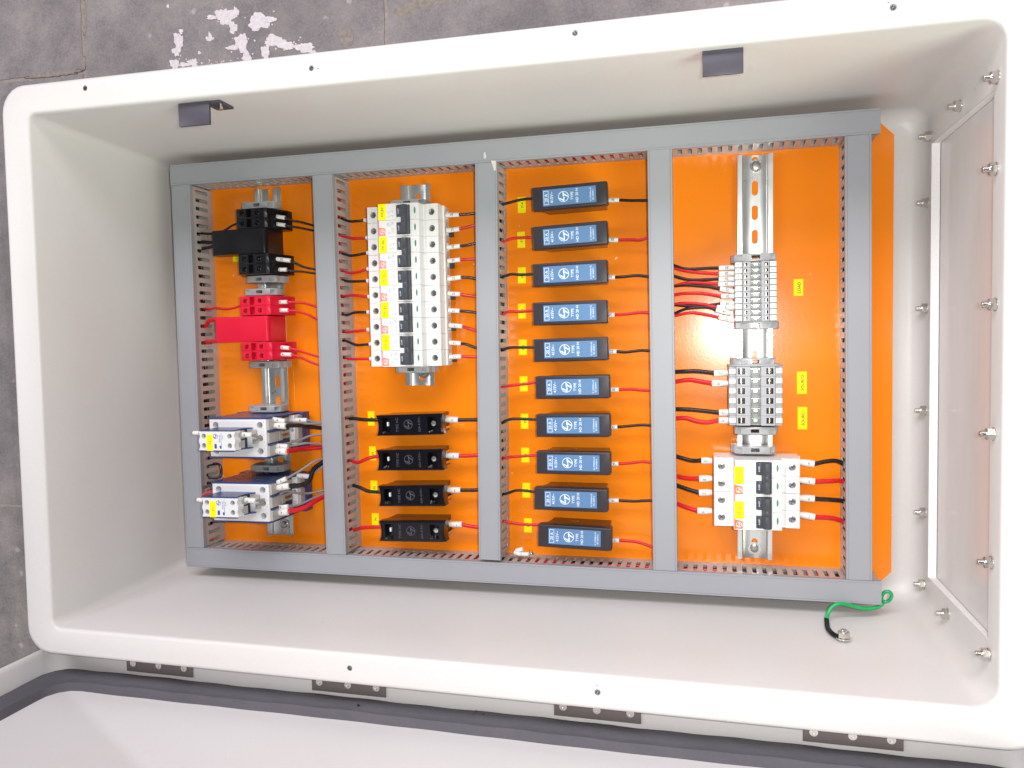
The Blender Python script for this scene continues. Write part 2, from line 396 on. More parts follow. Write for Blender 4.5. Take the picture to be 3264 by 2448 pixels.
WIRES = [
('wires of the black block','k',1.2,[(138.6,411.3,32),(146.2,408.2,28.7),(155,406.6,25.3),(173.2,401,22)],((120.5,414.7,32),(138.6,411.3,32)),'26',2.3,
 'upper black wire marked 26 leaving the right of the upper black terminal block'),
('wires of the black block','k',1.2,[(138.8,402.7,32),(146,401.3,28.7),(156.8,399.3,25.3),(173,395.3,22)],((120.7,406,32),(138.8,402.7,32)),'28',2.3,
 'lower black wire marked 28 leaving the right of the upper black terminal block'),
('wires of the black block','k',1.2,[(145.1,361.5,34),(147.3,360.1,30),(157.8,354.5,26),(173,350.7,22)],((125.7,364.3,34),(145.1,361.5,34)),'24',2.5,
 'upper black wire marked 24 leaving the right of the lower black terminal block'),
('wires of the black block','k',1.2,[(139.1,351.6,32),(144.1,349.9,28.7),(155.1,349.2,25.3),(173.4,346.1,22)],((121.4,352.1,32),(139.1,351.6,32)),'22',2.3,
 'lower black wire marked 22 leaving the right of the lower black terminal block'),
('wires of the black block','k',1.3,[(79.2,407.8,35),(70.5,405.7,32.8),(60,401.6,30.6),(49.5,398.5,28.4),(32.3,399.1,26.2),(16.7,401.7,24)],None,'',0,
 'thin black wire from the upper black terminal block curving into the left duct'),
('wires of the black block','k',2,[(57.9,387.5,35),(45,387.7,30.7),(31.9,388.8,26.3),(14.8,391.6,22)],None,'',0,
 'upper thick black wire from the plain black block into the left duct'),
('wires of the black block','k',2,[(57.7,382.7,35),(44.8,383.2,30.7),(31.6,382,26.3),(14.4,382.1,22)],None,'',0,
 'lower thick black wire from the plain black block into the left duct'),
('wires of the red block','r',1.3,[(138.2,314.2,32),(144.9,313.8,28.7),(157,312.5,25.3),(174.2,306.8,22)],((121.6,314.2,32),(138.2,314.2,32)),'20',2.4,
 'topmost red wire marked 20 leaving the right of the upper red terminal block'),
('wires of the red block','r',1.3,[(139,304.5,32),(147.8,303.4,28.7),(161.8,298.8,25.3),(174.2,291.3,22)],((121.5,305,32),(139,304.5,32)),'18',2.4,
 'second red wire marked 18 leaving the right of the upper red terminal block'),
('wires of the red block','r',1.3,[(139,260.4,32),(151.5,256.8,28.7),(162.4,252.7,25.3),(175.4,248.7,22)],((122.1,262.2,32),(139,260.4,32)),'16',2.4,
 'upper red wire marked 16 leaving the right of the lower red terminal block'),
('wires of the red block','r',1.3,[(141.4,252.8,32),(151.2,249.5,28.7),(162.1,243.9,25.3),(175.6,238.6,22)],((122,253.4,32),(141.4,252.8,32)),'14',2.4,
 'lowest red wire marked 14 leaving the right of the lower red terminal block'),
('wires of the red block','r',1.4,[(81.3,311.4,35),(76.6,311.1,32.8),(66.2,309,30.7),(54.7,308.4,28.5),(39.9,310.1,26.3),(30.4,309.4,24.2),(19.8,310.4,22)],None,'',0,
 'thin red wire from the left of the upper red terminal block into the duct'),
('wires of the red block','r',2.6,[(64,296,40),(44.5,296.1,35),(32.6,294.5,30),(25,289.3,25),(14.1,290.1,20)],None,'',0,
 'thick red wire bending down from the top left corner of the plain red block'),
('wires of the red block','r',2.4,[(62.9,270.6,40),(43.3,270.7,34),(30.2,269.9,28),(15.7,270.2,22)],None,'',0,
 'thick red wire leaving the bottom left corner of the plain red block'),
('wires of the upper contactor','g',1.3,[(154,179,74),(155.8,175.4,57.7),(165.4,173,41.3),(179.4,171.6,25)],((138.2,181.4,74),(154,179,74)),'8',2.7,
 'thin grey wire at the top right of the upper contactor under sleeve 8'),
('wires of the upper contactor','k',2.4,[(154.4,173.5,74),(161.8,172.9,57.7),(162.8,170,41.3),(179.2,165.6,25)],((138.6,174.4,74),(155,173.5,74)),'8',3.6,
 'thick black wire leaving the right side of the upper contactor'),
('wires of the upper contactor','g',1.5,[(161.9,176.5,38),(169,174,31.5),(179.5,171.9,25)],((146.8,176.8,38),(161.9,176.5,38)),'8',2.7,
 'grey wire at the far right base of the upper contactor'),
('wires of the upper contactor','g',1.3,[(154.9,150.3,72),(156.3,149.9,60.2),(164.8,151.3,48.5),(170.9,149,36.8),(178.6,146.4,25)],((138.4,151.2,72),(155.5,150.3,72)),'7',2.7,
 'thin grey wire lying just above the thick red wire of the upper contactor'),
('wires of the upper contactor','r',2.7,[(154.1,145.1,72),(156.4,144.9,56.3),(160.3,144,40.7),(178.5,144.1,25)],((136.9,145.6,72),(154,144.4,72)),'7',3.9,
 'thick red wire leaving the lower right of the upper contactor'),
('wires of the upper contactor','g',1.4,[(130.2,166.6,104),(132.8,163.1,92.7),(134.4,159.5,81.4),(139.8,154,70.1),(143.2,151.5,58.9),(155.7,154.5,47.6),(166,158.7,36.3),(179,158.7,25)],((115.8,167.5,104),(130.8,166.6,104)),'8',3,
 'long grey wire from the raised front block of the upper contactor to the duct'),
('wires of the upper contactor','n',0.9,[(68.3,168.6,106),(65.2,168.7,106)],((59.6,168.7,106),(67,168.5,106)),'',2.4,
 'short white sleeved wire end left of the upper contactor front block'),
('wires of the lower contactor','g',1.4,[(153.1,114.2,74),(159.9,119.8,57.7),(170.1,128.5,41.3),(178.1,131.1,25)],((142.3,109.8,74),(153.5,114.5,74)),'7',2.6,
 'thin grey wire slanting up from the top right of the lower contactor'),
('wires of the lower contactor','k',2.6,[(156.2,106.2,74),(165.3,105.4,61.8),(168.8,108.4,49.5),(168.9,120.1,37.2),(178,128.5,25)],((138.9,103.2,74),(156.8,106.2,74)),'7',3.8,
 'thick black wire curving up steeply from the right of the lower contactor'),
('wires of the lower contactor','g',1.4,[(161,110.5,36),(168.7,115.8,32.3),(174.6,121.2,28.7),(177.9,124.7,25)],((146.5,111.3,36),(161.7,110.5,36)),'7',2.9,
 'grey wire at the far right base of the lower contactor'),
('wires of the lower contactor','g',1.3,[(153.2,82.1,72),(157.8,81,56.3),(168.3,86.2,40.7),(178.6,90.4,25)],((137.5,80.5,72),(153.6,82.3,72)),'6',2.6,
 'thin grey wire lying just above the thick red wire of the lower contactor'),
('wires of the lower contactor','r',2.8,[(153,76.4,72),(163.9,77.7,56.3),(170.7,82.8,40.7),(178.5,87.8,25)],((136.7,74.7,72),(153.4,76.2,72)),'6',3.9,
 'thick red wire rising to the right from the lower contactor'),
('wires of the lower contactor','g',1.4,[(132.2,94.7,104),(132.6,93.2,90.8),(139.5,93.6,77.7),(146.9,98.1,64.5),(155.5,93.6,51.3),(160.9,91.2,38.2),(178.7,93.7,25)],((115.3,95.3,104),(132.8,94.4,104)),'7',3,
 'long grey wire from the raised front block of the lower contactor to the duct'),
('wires of the lower contactor','n',0.9,[(68.7,93.6,106),(66.8,93.7,106)],((61.5,94,106),(68.4,93.6,106)),'',2.4,
 'short white sleeved wire end left of the lower contactor front block'),
('wires of the lower contactor','r',2,[(63.6,98.7,80),(49.2,94.7,66.7),(33.3,89.2,53.3),(20.8,83.6,40)],None,'',0,
 'red wire bending down at the left of the lower contactor'),
('wires of the lower contactor','k',1.6,[(23.2,105.2,30),(31.1,104.4,27.6),(37,106.5,25.2),(36.7,115.2,22.8),(31,120.5,20.4),(15.6,118.9,18)],None,'',0,
 'black wire looping in the left duct slots between the two contactors'),
('wires of the lower contactor','k',1.6,[(63,103.5,75),(47.9,101.6,63.3),(32.5,97.3,51.7),(21.6,94.3,40)],None,'',0,
 'black wire entering the left side of the lower contactor'),
('wires of the miniature breakers left side','k',1.5,[(235.8,403.7,28),(223.9,403.8,25.3),(214.3,404.7,22.7),(200.9,410,20)],((238.4,403.7,28),(235.8,403.7,28)),'',2.3,
 'black wire with short white ferrule entering the left side of the breaker marked MCB7'),
('wires of the miniature breakers left side','r',1.5,[(237.4,383.9,28),(221.5,384.4,25.3),(210.9,386.6,22.7),(200.2,388.9,20)],((240,383.9,28),(237.4,383.9,28)),'',2.3,
 'red wire with short white ferrule entering the left side of the breaker marked MCB7'),
('wires of the miniature breakers left side','k',1.5,[(238,366.8,28),(219,365,25.3),(210.2,366.5,22.7),(200.5,369.4,20)],((240.6,366.8,28),(238,366.8,28)),'',2.3,
 'black wire with short white ferrule entering the left side of the breaker marked MCB6'),
('wires of the miniature breakers left side','r',1.5,[(237.9,348.6,28),(224.9,345.9,25.3),(215.2,345.6,22.7),(201.3,348.3,20)],((240.5,348.7,28),(237.9,348.6,28)),'',2.3,
 'red wire with short white ferrule entering the left side of the breaker marked MCB6'),
('wires of the miniature breakers left side','k',1.5,[(237,335.2,28),(219.9,335.5,25.3),(210.2,336.2,22.7),(201,338.8,20)],((239.6,335.3,28),(237,335.2,28)),'',2.3,
 'black wire with short white ferrule entering the left side of the breaker marked MCB5'),
('wires of the miniature breakers left side','r',1.5,[(237.9,317.3,28),(226.3,319.1,26),(217,319.9,24),(208.4,319.4,22),(201.2,317.3,20)],((240.5,317.4,28),(237.9,317.3,28)),'',2.3,
 'red wire with short white ferrule entering the left side of the breaker marked MCB5'),
('wires of the miniature breakers left side','k',1.5,[(236.4,299.7,28),(220.7,300,25.3),(209,297.3,22.7),(201.1,297,20)],((239,299.8,28),(236.4,299.7,28)),'',2.3,
 'black wire with short white ferrule entering the left side of the breaker marked MCB4'),
('wires of the miniature breakers left side','r',1.5,[(235.8,279.7,28),(217.5,278.4,24),(201.8,276.8,20)],((238.4,279.8,28),(235.8,279.7,28)),'',2.3,
 'red wire with short white ferrule entering the left side of the breaker marked MCB4'),
('wires of the miniature breakers left side','k',1.5,[(238.1,263.2,28),(222.7,262.6,26),(214.3,264.7,24),(207.7,266.8,22),(200.6,267.6,20)],((240.7,263.4,28),(238.1,263.2,28)),'',2.3,
 'black wire with short white ferrule entering the left side of the breaker marked MCB3'),
('wires of the miniature breakers left side','r',1.5,[(238.1,246.5,28),(216.5,246.5,24),(201.8,246.5,20)],((240.7,246.7,28),(238.1,246.5,28)),'',2.3,
 'red wire with short white ferrule entering the left side of the breaker marked MCB3'),
('wires of the miniature breakers right side','k',1.5,[(348.6,403.7,28),(357.2,404.4,25),(366.8,405.1,22)],((333.3,404.1,28),(348.6,403.7,28)),'29',2.6,
 'black wire with white numbered sleeve leaving the right side of the breaker marked MCB7'),
('wires of the miniature breakers right side','r',1.5,[(348.7,388.1,28),(356.9,390.2,25),(366.5,392.6,22)],((333.7,387.2,28),(348.7,388.1,28)),'27',2.6,
 'red wire with white numbered sleeve leaving the right side of the breaker marked MCB7'),
('wires of the miniature breakers right side','k',1.5,[(349.1,369.5,28),(356.5,370.5,25),(366.5,372.7,22)],((333.7,368.6,28),(349.1,369.5,28)),'25',2.6,
 'black wire with white numbered sleeve leaving the right side of the breaker marked MCB6'),
('wires of the miniature breakers right side','r',1.5,[(348.8,354.6,28),(356.1,355,25),(366.1,355.4,22)],((334.3,353.6,28),(348.8,354.6,28)),'23',2.6,
 'red wire with white numbered sleeve leaving the right side of the breaker marked MCB6'),
('wires of the miniature breakers right side','k',1.5,[(349.2,335.2,28),(357.4,335,25),(366.1,332.8,22)],((333.8,333.7,28),(349.2,335.2,28)),'21',2.6,
 'black wire with white numbered sleeve leaving the right side of the breaker marked MCB5'),
('wires of the miniature breakers right side','r',1.5,[(347.9,316.6,28),(357,315,25),(365.7,313.4,22)],((333.8,317.7,28),(347.9,316.6,28)),'19',2.6,
 'red wire with white numbered sleeve leaving the right side of the breaker marked MCB5'),
('wires of the miniature breakers right side','k',1.5,[(347,298.2,28),(354.9,297.7,25),(365.7,295.8,22)],((333.8,299.1,28),(347,298.2,28)),'17',2.6,
 'black wire with white numbered sleeve leaving the right side of the breaker marked MCB4'),
('wires of the miniature breakers right side','r',1.5,[(349.7,281,28),(356.2,278.8,25),(365.3,275.5,22)],((334.3,282.6,28),(349.7,281,28)),'15',2.6,
 'red wire with white numbered sleeve leaving the right side of the breaker marked MCB4'),
('wires of the miniature breakers right side','k',1.5,[(347.5,262.2,28),(354,260.8,25),(364.9,256.2,22)],((333.9,263.3,28),(347.5,262.2,28)),'13',2.6,
 'black wire with white numbered sleeve leaving the right side of the breaker marked MCB3'),
('wires of the miniature breakers right side','r',1.5,[(347.6,247.9,28),(355.5,247.3,25),(364.7,246.6,22)],((333.5,247.3,28),(347.6,247.9,28)),'11',2.6,
 'red wire with white numbered sleeve leaving the right side of the breaker marked MCB3'),
('wires of the black fuse holders left','k',2.1,[(242.9,176.1,26),(225,176.4,24),(212.3,177.4,22),(202.9,175.6,20)],None,'',0,
 'thick black wire joining the left end of the topmost glossy black fuse holder'),
('wires of the black fuse holders left','r',2.1,[(243.4,134.2,26),(229.5,130.8,24),(216.6,125.8,22),(208,127.9,20)],None,'',0,
 'thick red wire joining the left end of the second glossy black fuse holder'),
('wires of the black fuse holders left','k',2.1,[(244.6,92.6,26),(230.8,92.7,24),(219.3,96.4,22),(209.5,98.4,20)],None,'',0,
 'thick black wire joining the left end of the third glossy black fuse holder'),
('wires of the black fuse holders left','r',2.1,[(244,52,26),(221.2,49.6,24),(213,47.1,22),(202.9,43.5,20)],None,'',0,
 'thick red wire joining the left end of the lowest glossy black fuse holder'),
('wires of the black fuse holders right','k',2.1,[(340,176,20),(351.7,176.3,20),(364.4,176.4,20)],((323.2,176.5,20),(340,176,20)),'6',3.6,
 'black wire with white sleeve, right end of the topmost glossy black fuse holder'),
('wires of the black fuse holders right','r',2.1,[(340.2,135.3,20),(350.8,135.8,20),(364.1,136.6,20)],((323.9,135.5,20),(340.2,135.3,20)),'5',3.6,
 'red wire with white sleeve, right end of the second glossy black fuse holder'),
('wires of the black fuse holders right','k',2.1,[(341,96.3,20),(352.2,96.5,20),(363.8,97.1,20)],((325.2,96.1,20),(341,96.3,20)),'2',3.6,
 'black wire with white sleeve, right end of the third glossy black fuse holder'),
('wires of the black fuse holders right','r',2.1,[(341.8,57,20),(351.2,55.4,20),(363.5,54.4,20)],((326.5,56.5,20),(341.8,57,20)),'1',3.6,
 'red wire with white sleeve, right end of the lowest glossy black fuse holder'),
('wires of the blue fuse holders left','k',1.55,[(429.6,418.2,18),(416.9,417.7,18.7),(406.3,415.6,19.3),(392.9,412.7,20)],None,'',0,
 'black wire crossing a yellow tag to the topmost blue labelled fuse holder'),
('wires of the blue fuse holders left','r',1.55,[(429.7,376.3,18),(417.9,376.6,18.7),(405.5,375.9,19.3),(394.4,372,20)],None,'',0,
 'red wire crossing a yellow tag to the second blue labelled fuse holder'),
('wires of the blue fuse holders left','k',1.55,[(429.5,336.5,18),(415.4,336.3,18.7),(403.9,337.1,19.3),(391.3,333,20)],None,'',0,
 'black wire crossing a yellow tag to the third blue labelled fuse holder'),
('wires of the blue fuse holders left','r',1.55,[(428.7,296.8,18),(412.9,295.9,18.7),(401.3,296.4,19.3),(392.8,292.6,20)],None,'',0,
 'red wire crossing a yellow tag to the fourth blue labelled fuse holder'),
('wires of the blue fuse holders left','k',1.55,[(429.1,256.4,18),(412.2,256.7,18.7),(400.5,256.5,19.3),(390.4,252.9,20)],None,'',0,
 'black wire crossing a yellow tag to the fifth blue labelled fuse holder'),
('wires of the blue fuse holders left','r',1.55,[(430.6,218.4,18),(417.9,216.2,18.7),(400.8,214.6,19.3),(390.1,212,20)],None,'',0,
 'red wire crossing a yellow tag to the sixth blue labelled fuse holder'),
('wires of the blue fuse holders left','k',1.55,[(430.4,176.8,18),(413.9,177.5,18.7),(400.1,177.1,19.3),(389.3,172.2,20)],None,'',0,
 'black wire crossing a yellow tag to the seventh blue labelled fuse holder'),
('wires of the blue fuse holders left','r',1.55,[(430.1,137.3,18),(411.7,135.9,18.7),(396.2,134.4,19.3),(389,131.4,20)],None,'',0,
 'red wire crossing a yellow tag to the eighth blue labelled fuse holder'),
('wires of the blue fuse holders left','k',1.55,[(426.8,96.3,18),(416.1,97.3,18.5),(405.9,97.6,19),(396.5,94.4,19.5),(389.3,92.5,20)],None,'',0,
 'black wire crossing a yellow tag to the ninth blue labelled fuse holder'),
('wires of the blue fuse holders left','r',1.55,[(430.8,59.3,18),(413.4,59.5,18.7),(400,60.7,19.3),(388.7,62.9,20)],None,'',0,
 'red wire crossing a yellow tag to the lowest blue labelled fuse holder'),
('wires of the blue fuse holders right','k',1.55,[(523.2,411.4,16),(537.2,409.8,18),(554.8,408.4,20)],((510.5,411.9,16),(523.2,411.4,16)),'30',2.6,
 'black wire with short white sleeve at the right of the topmost blue labelled fuse holder'),
('wires of the blue fuse holders right','r',1.55,[(521.6,369.3,16),(536.7,368.7,17.3),(545.2,367.9,18.7),(554.8,370,20)],((510.5,369.9,16),(521.6,369.3,16)),'28',2.6,
 'red wire with short white sleeve at the right of the second blue labelled fuse holder'),
('wires of the blue fuse holders right','k',1.55,[(517.8,329.9,16),(527.9,330.1,17.3),(542.3,330.7,18.7),(554.4,328.7,20)],((509.1,330.2,16),(517.8,329.9,16)),'26',2.6,
 'black wire with short white sleeve at the right of the third blue labelled fuse holder'),
('wires of the blue fuse holders right','r',1.55,[(516.9,289.9,16),(529.7,290.3,17.3),(544.8,291.6,18.7),(555.3,290.6,20)],((508.3,289.9,16),(516.9,289.9,16)),'24',2.6,
 'red wire with short white sleeve at the right of the fourth blue labelled fuse holder'),
('wires of the blue fuse holders right','k',1.55,[(518.5,250.5,16),(529.2,249.7,17.3),(544.4,251.3,18.7),(554.9,250.7,20)],((508.8,250.6,16),(518.5,250.5,16)),'22',2.6,
 'black wire with short white sleeve at the right of the fifth blue labelled fuse holder'),
('wires of the blue fuse holders right','r',1.55,[(520.5,209.4,16),(533.8,210,17.3),(544,209,18.7),(555,208.8,20)],((510.3,209.5,16),(520.5,209.4,16)),'20',2.6,
 'red wire with short white sleeve at the right of the sixth blue labelled fuse holder'),
('wires of the blue fuse holders right','k',1.55,[(518.5,169,16),(533.4,170.5,17.3),(545.6,171.7,18.7),(555.6,171.2,20)],((510.1,168.7,16),(518.5,169,16)),'18',2.6,
 'black wire with short white sleeve at the right of the seventh blue labelled fuse holder'),
('wires of the blue fuse holders right','r',1.55,[(519.2,129,16),(531.8,130.2,17.3),(544.5,132.1,18.7),(555.7,131.7,20)],((509.6,128.8,16),(519.2,129,16)),'16',2.6,
 'red wire with short white sleeve at the right of the eighth blue labelled fuse holder'),
('wires of the blue fuse holders right','k',1.55,[(519,88.9,16),(536.2,88.9,17.3),(546,90,18.7),(556.2,90.7,20)],((506.7,88.6,16),(519,88.9,16)),'14',2.6,
 'black wire with short white sleeve at the right of the ninth blue labelled fuse holder'),
('wires of the blue fuse holders right','r',1.55,[(519,45.1,16),(535.8,44.8,17.3),(545.6,43.1,18.7),(556.3,39.7,20)],((510.1,44.7,16),(519,45.1,16)),'12',2.6,
 'red wire with short white sleeve at the right of the lowest blue labelled fuse holder'),
('wires of the load terminals','k',1.6,[(625.3,334.6,27),(614.1,335.1,24),(592.6,335.4,21),(578.6,340.2,18)],((641.1,334.3,27),(625.3,334.6,27)),'30',2.6,
 'topmost load terminal wire from the top, black, sleeve marked 30'),
('wires of the load terminals','r',1.6,[(625.3,328.7,27),(609.8,330.5,24),(592.6,333.4,21),(579.4,337.5,18)],((640.7,328.5,27),(625.3,328.7,27)),'28',2.6,
 'second load terminal wire from the top, red, sleeve marked 28'),
('wires of the load terminals','k',1.6,[(625.2,323.5,27),(609.8,323.4,24),(594.2,324.3,21),(578.5,329.1,18)],((640.6,322.9,27),(625.2,323.5,27)),'26',2.6,
 'third load terminal wire from the top, black, sleeve marked 26'),
('wires of the load terminals','r',1.6,[(624.6,318.3,27),(609.8,320.2,24),(594.2,321.2,21),(578.4,318,18)],((640.6,317.5,27),(624.6,318.3,27)),'24',2.6,
 'fourth load terminal wire from the top, red, sleeve marked 24'),
('wires of the load terminals','k',1.6,[(626.3,313.4,27),(614,316.2,24),(593.3,318.6,21),(578.4,318.2,18)],((640.6,310.1,27),(626.3,313.4,27)),'22',2.6,
 'fifth load terminal wire from the top, black, sleeve marked 22'),
('wires of the load terminals','r',1.6,[(627.3,305.8,27),(609.7,309.3,24),(592.4,310.2,21),(578.3,308.8,18)],((640.6,305.1,27),(627.3,305.8,27)),'20',2.6,
 'sixth load terminal wire from the top, red, sleeve marked 20'),
('wires of the load terminals','k',1.6,[(626.6,298.1,27),(613.9,296.7,24),(601,296.3,21),(578.2,299,18)],((640.5,298,27),(626.6,298.1,27)),'18',2.6,
 'seventh load terminal wire from the top, black, sleeve marked 18'),
('wires of the load terminals','r',1.6,[(623.2,294.6,27),(609.6,298.1,24),(594.1,300,21),(578.2,299.3,18)],((640.5,293.6,27),(623.2,294.6,27)),'16',2.6,
 'eighth load terminal wire from the top, red, sleeve marked 16'),
('wires of the load terminals','k',1.6,[(622.2,292,27),(613.9,294.9,24.8),(596.7,294.6,22.5),(587.9,292.7,20.2),(578.1,288.6,18)],((638.4,287.6,27),(622.2,292,27)),'14',2.6,
 'ninth load terminal wire from the top, black, sleeve marked 14'),
('wires of the load terminals','r',1.6,[(624.9,284.5,27),(609.6,288,24),(596.6,289.8,21),(578.1,286.8,18)],((640.5,280.6,27),(624.9,284.5,27)),'12',2.6,
 'lowest load terminal wire from the top, red, sleeve marked 12'),
('wires of the source terminals','k',2.3,[(619.9,226.9,27),(604.9,228.7,24.7),(591.9,228.7,22.3),(578.6,228.1,20)],((633.8,227,27),(619.9,226.9,27)),'N2',3.5,
 'thick black wire with white sleeve marked N2 entering source terminal 6'),
('wires of the source terminals','r',2.3,[(617.7,216.3,27),(604.9,218.5,24.7),(594.4,219.8,22.3),(579.4,217.7,20)],((633.9,216.3,27),(617.7,216.3,27)),'P2',3.5,
 'thick red wire with white sleeve marked P2 entering source terminal 5'),
('wires of the source terminals','k',2.3,[(624.7,185.9,27),(613.3,187,24.7),(595.9,188.5,22.3),(578.8,188.9,20)],((634.2,186.2,27),(624.7,185.9,27)),'N1',3.5,
 'thick black wire with white sleeve marked N1 entering source terminal 2'),
('wires of the source terminals','r',2.3,[(624.4,177.9,27),(613.2,175.5,25.2),(602,176.6,23.5),(591.5,179.5,21.8),(578.7,178.8,20)],((634.2,178,27),(624.4,177.9,27)),'P1',3.5,
 'thick red wire with white sleeve marked P1 entering source terminal 1'),
('wires of the incoming breakers left','k',2.3,[(606.7,135.9,28),(596.2,135.1,24),(580,138.9,20)],((617.5,135.8,28),(606.7,135.9,28)),'N2',3.6,
 'thick black wire marked N2 entering the left side of the breaker marked MCB2'),
('wires of the incoming breakers left','r',2.3,[(604.3,116.7,28),(593.4,116.2,24),(580.2,117.5,20)],((617.4,117.4,28),(604.3,116.7,28)),'P2',3.6,
 'thick red wire marked P2 entering the left side of the breaker marked MCB2'),
('wires of the incoming breakers left','k',2.3,[(604.1,102,28),(592.4,104.6,24),(579.7,108.2,20)],((617.3,102.8,28),(604.1,102,28)),'N1',3.6,
 'thick black wire marked N1 entering the left side of the breaker marked MCB1'),
('wires of the incoming breakers left','r',2.3,[(602.4,82.9,28),(591.4,85.2,24),(580,88.7,20)],((617.2,83.2,28),(602.4,82.9,28)),'P1',3.6,
 'thick red wire marked P1 entering the left side of the breaker marked MCB1'),
('wires of the incoming breakers right','k',2.3,[(717.5,134.3,28),(729,136.7,25.3),(739.3,137,22.7),(747.5,133,20)],((703,136.1,28),(717.5,134.3,28)),'6',3.6,
 'thick black wire with white sleeve leaving the right side of the breaker marked MCB2'),
('wires of the incoming breakers right','r',2.3,[(718,116.4,28),(733.2,116.9,25.3),(742.6,117.1,22.7),(747.5,114.8,20)],((703,117.8,28),(718,116.4,28)),'5',3.6,
 'thick red wire with white sleeve leaving the right side of the breaker marked MCB2'),
('wires of the incoming breakers right','k',2.3,[(717.8,98.9,28),(733.2,97.9,25.3),(742.7,96.8,22.7),(747.6,94.9,20)],((703,99.6,28),(717.8,98.9,28)),'2',3.6,
 'thick black wire with white sleeve leaving the right side of the breaker marked MCB1'),
('wires of the incoming breakers right','r',2.3,[(718,80.2,28),(733.3,79.3,25.3),(742.7,76.8,22.7),(747.6,73.3,20)],((703,82.7,28),(718,80.2,28)),'1',3.6,
 'thick red wire with white sleeve leaving the right side of the breaker marked MCB1'),
]

# ================================================================ floor
floor = bpy.data.objects.new('floor', None); COL.objects.link(floor); floor['kind'] = 'structure'
g = B(); g.box(-2200, 3200, -2200, 2800, -45, -32.9)
link('joint_bed', g.mesh('joint_bed'), GROUT, floor)
def slab(x0, x1, y0, y1):
    b = B(); pts = []
    def edge(ax, ay, bx, by):
        n = max(2, int(math.hypot(bx-ax, by-ay)/14))
        for i in range(n):
            t = i/n; pts.append((ax+(bx-ax)*t+random.uniform(-.7, .7), ay+(by-ay)*t+random.uniform(-.7, .7)))
    edge(x0, y0, x1, y0); edge(x1, y0, x1, y1); edge(x1, y1, x0, y1); edge(x0, y1, x0, y0)
    b.prism(pts, -36, -32+random.uniform(-.3, .3), 'z')
    link('floor_slab', b.mesh('floor_slab', 30), STONE, floor)
G = 2.3
slab(-2200, -181-G, 628+G, 1500); slab(-2200, -760, 47, 628-G); slab(-755, -181-G, 47+G, 628-G)
slab(-2200, -181-G, -600, 47-G); slab(-181+G, 244-G, 47+G, 1500); slab(-181+G, 420, -600, 47-G)
slab(244+G, 700, 47+G, 1500); slab(700+2*G, 1300, 47+G, 1500); slab(1300+2*G, 3200, 47+G, 1500)
slab(420+2*G, 3200, -600, 47-G); slab(-2200, 3200, 1500+2*G, 2800); slab(-2200, 3200, -2200, -600-2*G)
# flakes of white paint stuck to the slabs
def tlp(x, y):   # measured on the photograph's top left corner, millimetres on the slab
    return (-283.0 + (x-0)*0.1873 + (y)*0.0075 - 3, 735.0 - y*0.2005 + x*0.0026)
bl = B(); zz = -31.6
A0 = (-310.3, 735.4); 
def fl(x, y):
    # affine map fitted to measured floor points
    return (-310.3 + 0.2474*x + 0.0076*y, 735.4 - 0.0288*x - 0.2020*y)
for (x, y, rx, ry) in [(1375, 100, 58, 48), (1295, 108, 28, 14), (1412, 168, 22, 38), (1437, 75, 14, 30), (1560, 130, 55, 50), (1625, 118, 32, 17), (1535, 165, 25, 22),
                       (1275, 238, 24, 13), (1278, 225, 10, 26), (1455, 262, 34, 58), (1400, 292, 34, 14), (1478, 345, 24, 36), (1640, 245, 56, 32), (1585, 320, 22, 48),
                       (1700, 275, 48, 22), (1800, 285, 55, 28), (1850, 322, 26, 18), (1092, 262, 27, 60), (1112, 195, 12, 16), (1075, 320, 24, 26), (1062, 400, 26, 32),
                       (1120, 400, 34, 13), (1168, 388, 28, 24), (1342, 394, 26, 8), (1210, 325, 9, 9), (1045, 40, 7, 12)]:
    pts = []; ph = random.uniform(0, 6)
    n = 34
    for k in range(n):
        a = 2*math.pi*k/n
        q = 1 + .16*math.sin(3*a+ph) + .10*math.sin(7*a+ph*2) + random.uniform(-.13, .13)
        pts.append(fl(x+rx*q*math.cos(a), y+ry*q*math.sin(a)))
    bl.prism(pts, -32.8, zz + random.uniform(0, .5), 'z')
for k in range(90):
    (x, y, rx, ry) = random.choice([(1400, 110, 130, 70), (1590, 130, 90, 70), (1450, 280, 80, 90), (1680, 270, 150, 60), (1090, 300, 60, 110), (1270, 380, 120, 20)])
    a = random.uniform(0, 6.28); q = random.uniform(.3, 1.1); x += rx*q*math.cos(a); y += ry*q*math.sin(a); s_ = random.uniform(1.5, 7)
    bl.prism([fl(x+s_*random.uniform(.5, 1.2)*math.cos(t), y+s_*random.uniform(.5, 1.2)*math.sin(t)) for t in (0, 1.1, 2.2, 3.3, 4.4, 5.4)], -32.8, -31.6, 'z')
link('paint_flakes', bl.mesh('paint_flakes', 30), SPLASH, floor, label='white paint flakes stuck on the grey slab above the enclosure')
bl = B()
for (x, y, rx, ry) in [(300, 662, 38, 5), (268, 655, 15, 7), (350, 665, 20, 6), (192, 633, 9, 13), (-230, 630, 45, 3.5), (-182, 640, 4, 9), (-178, 700, 3.5, 30)]:
    pts = []; n = 40
    for k in range(n):
        a = 2*math.pi*k/n; q = 1 + random.uniform(-.22, .22)
        pts.append((x+rx*q*math.cos(a), y+ry*q*math.sin(a)))
    bl.prism(pts, -32.8, -31.7 + random.uniform(0, .3), 'z')
link('mortar_smear', bl.mesh('mortar_smear', 30), mat('tan_mortar', (0.25, 0.215, 0.19), 0.85, grain=0.25, gscale=220, bump=0.5), floor)

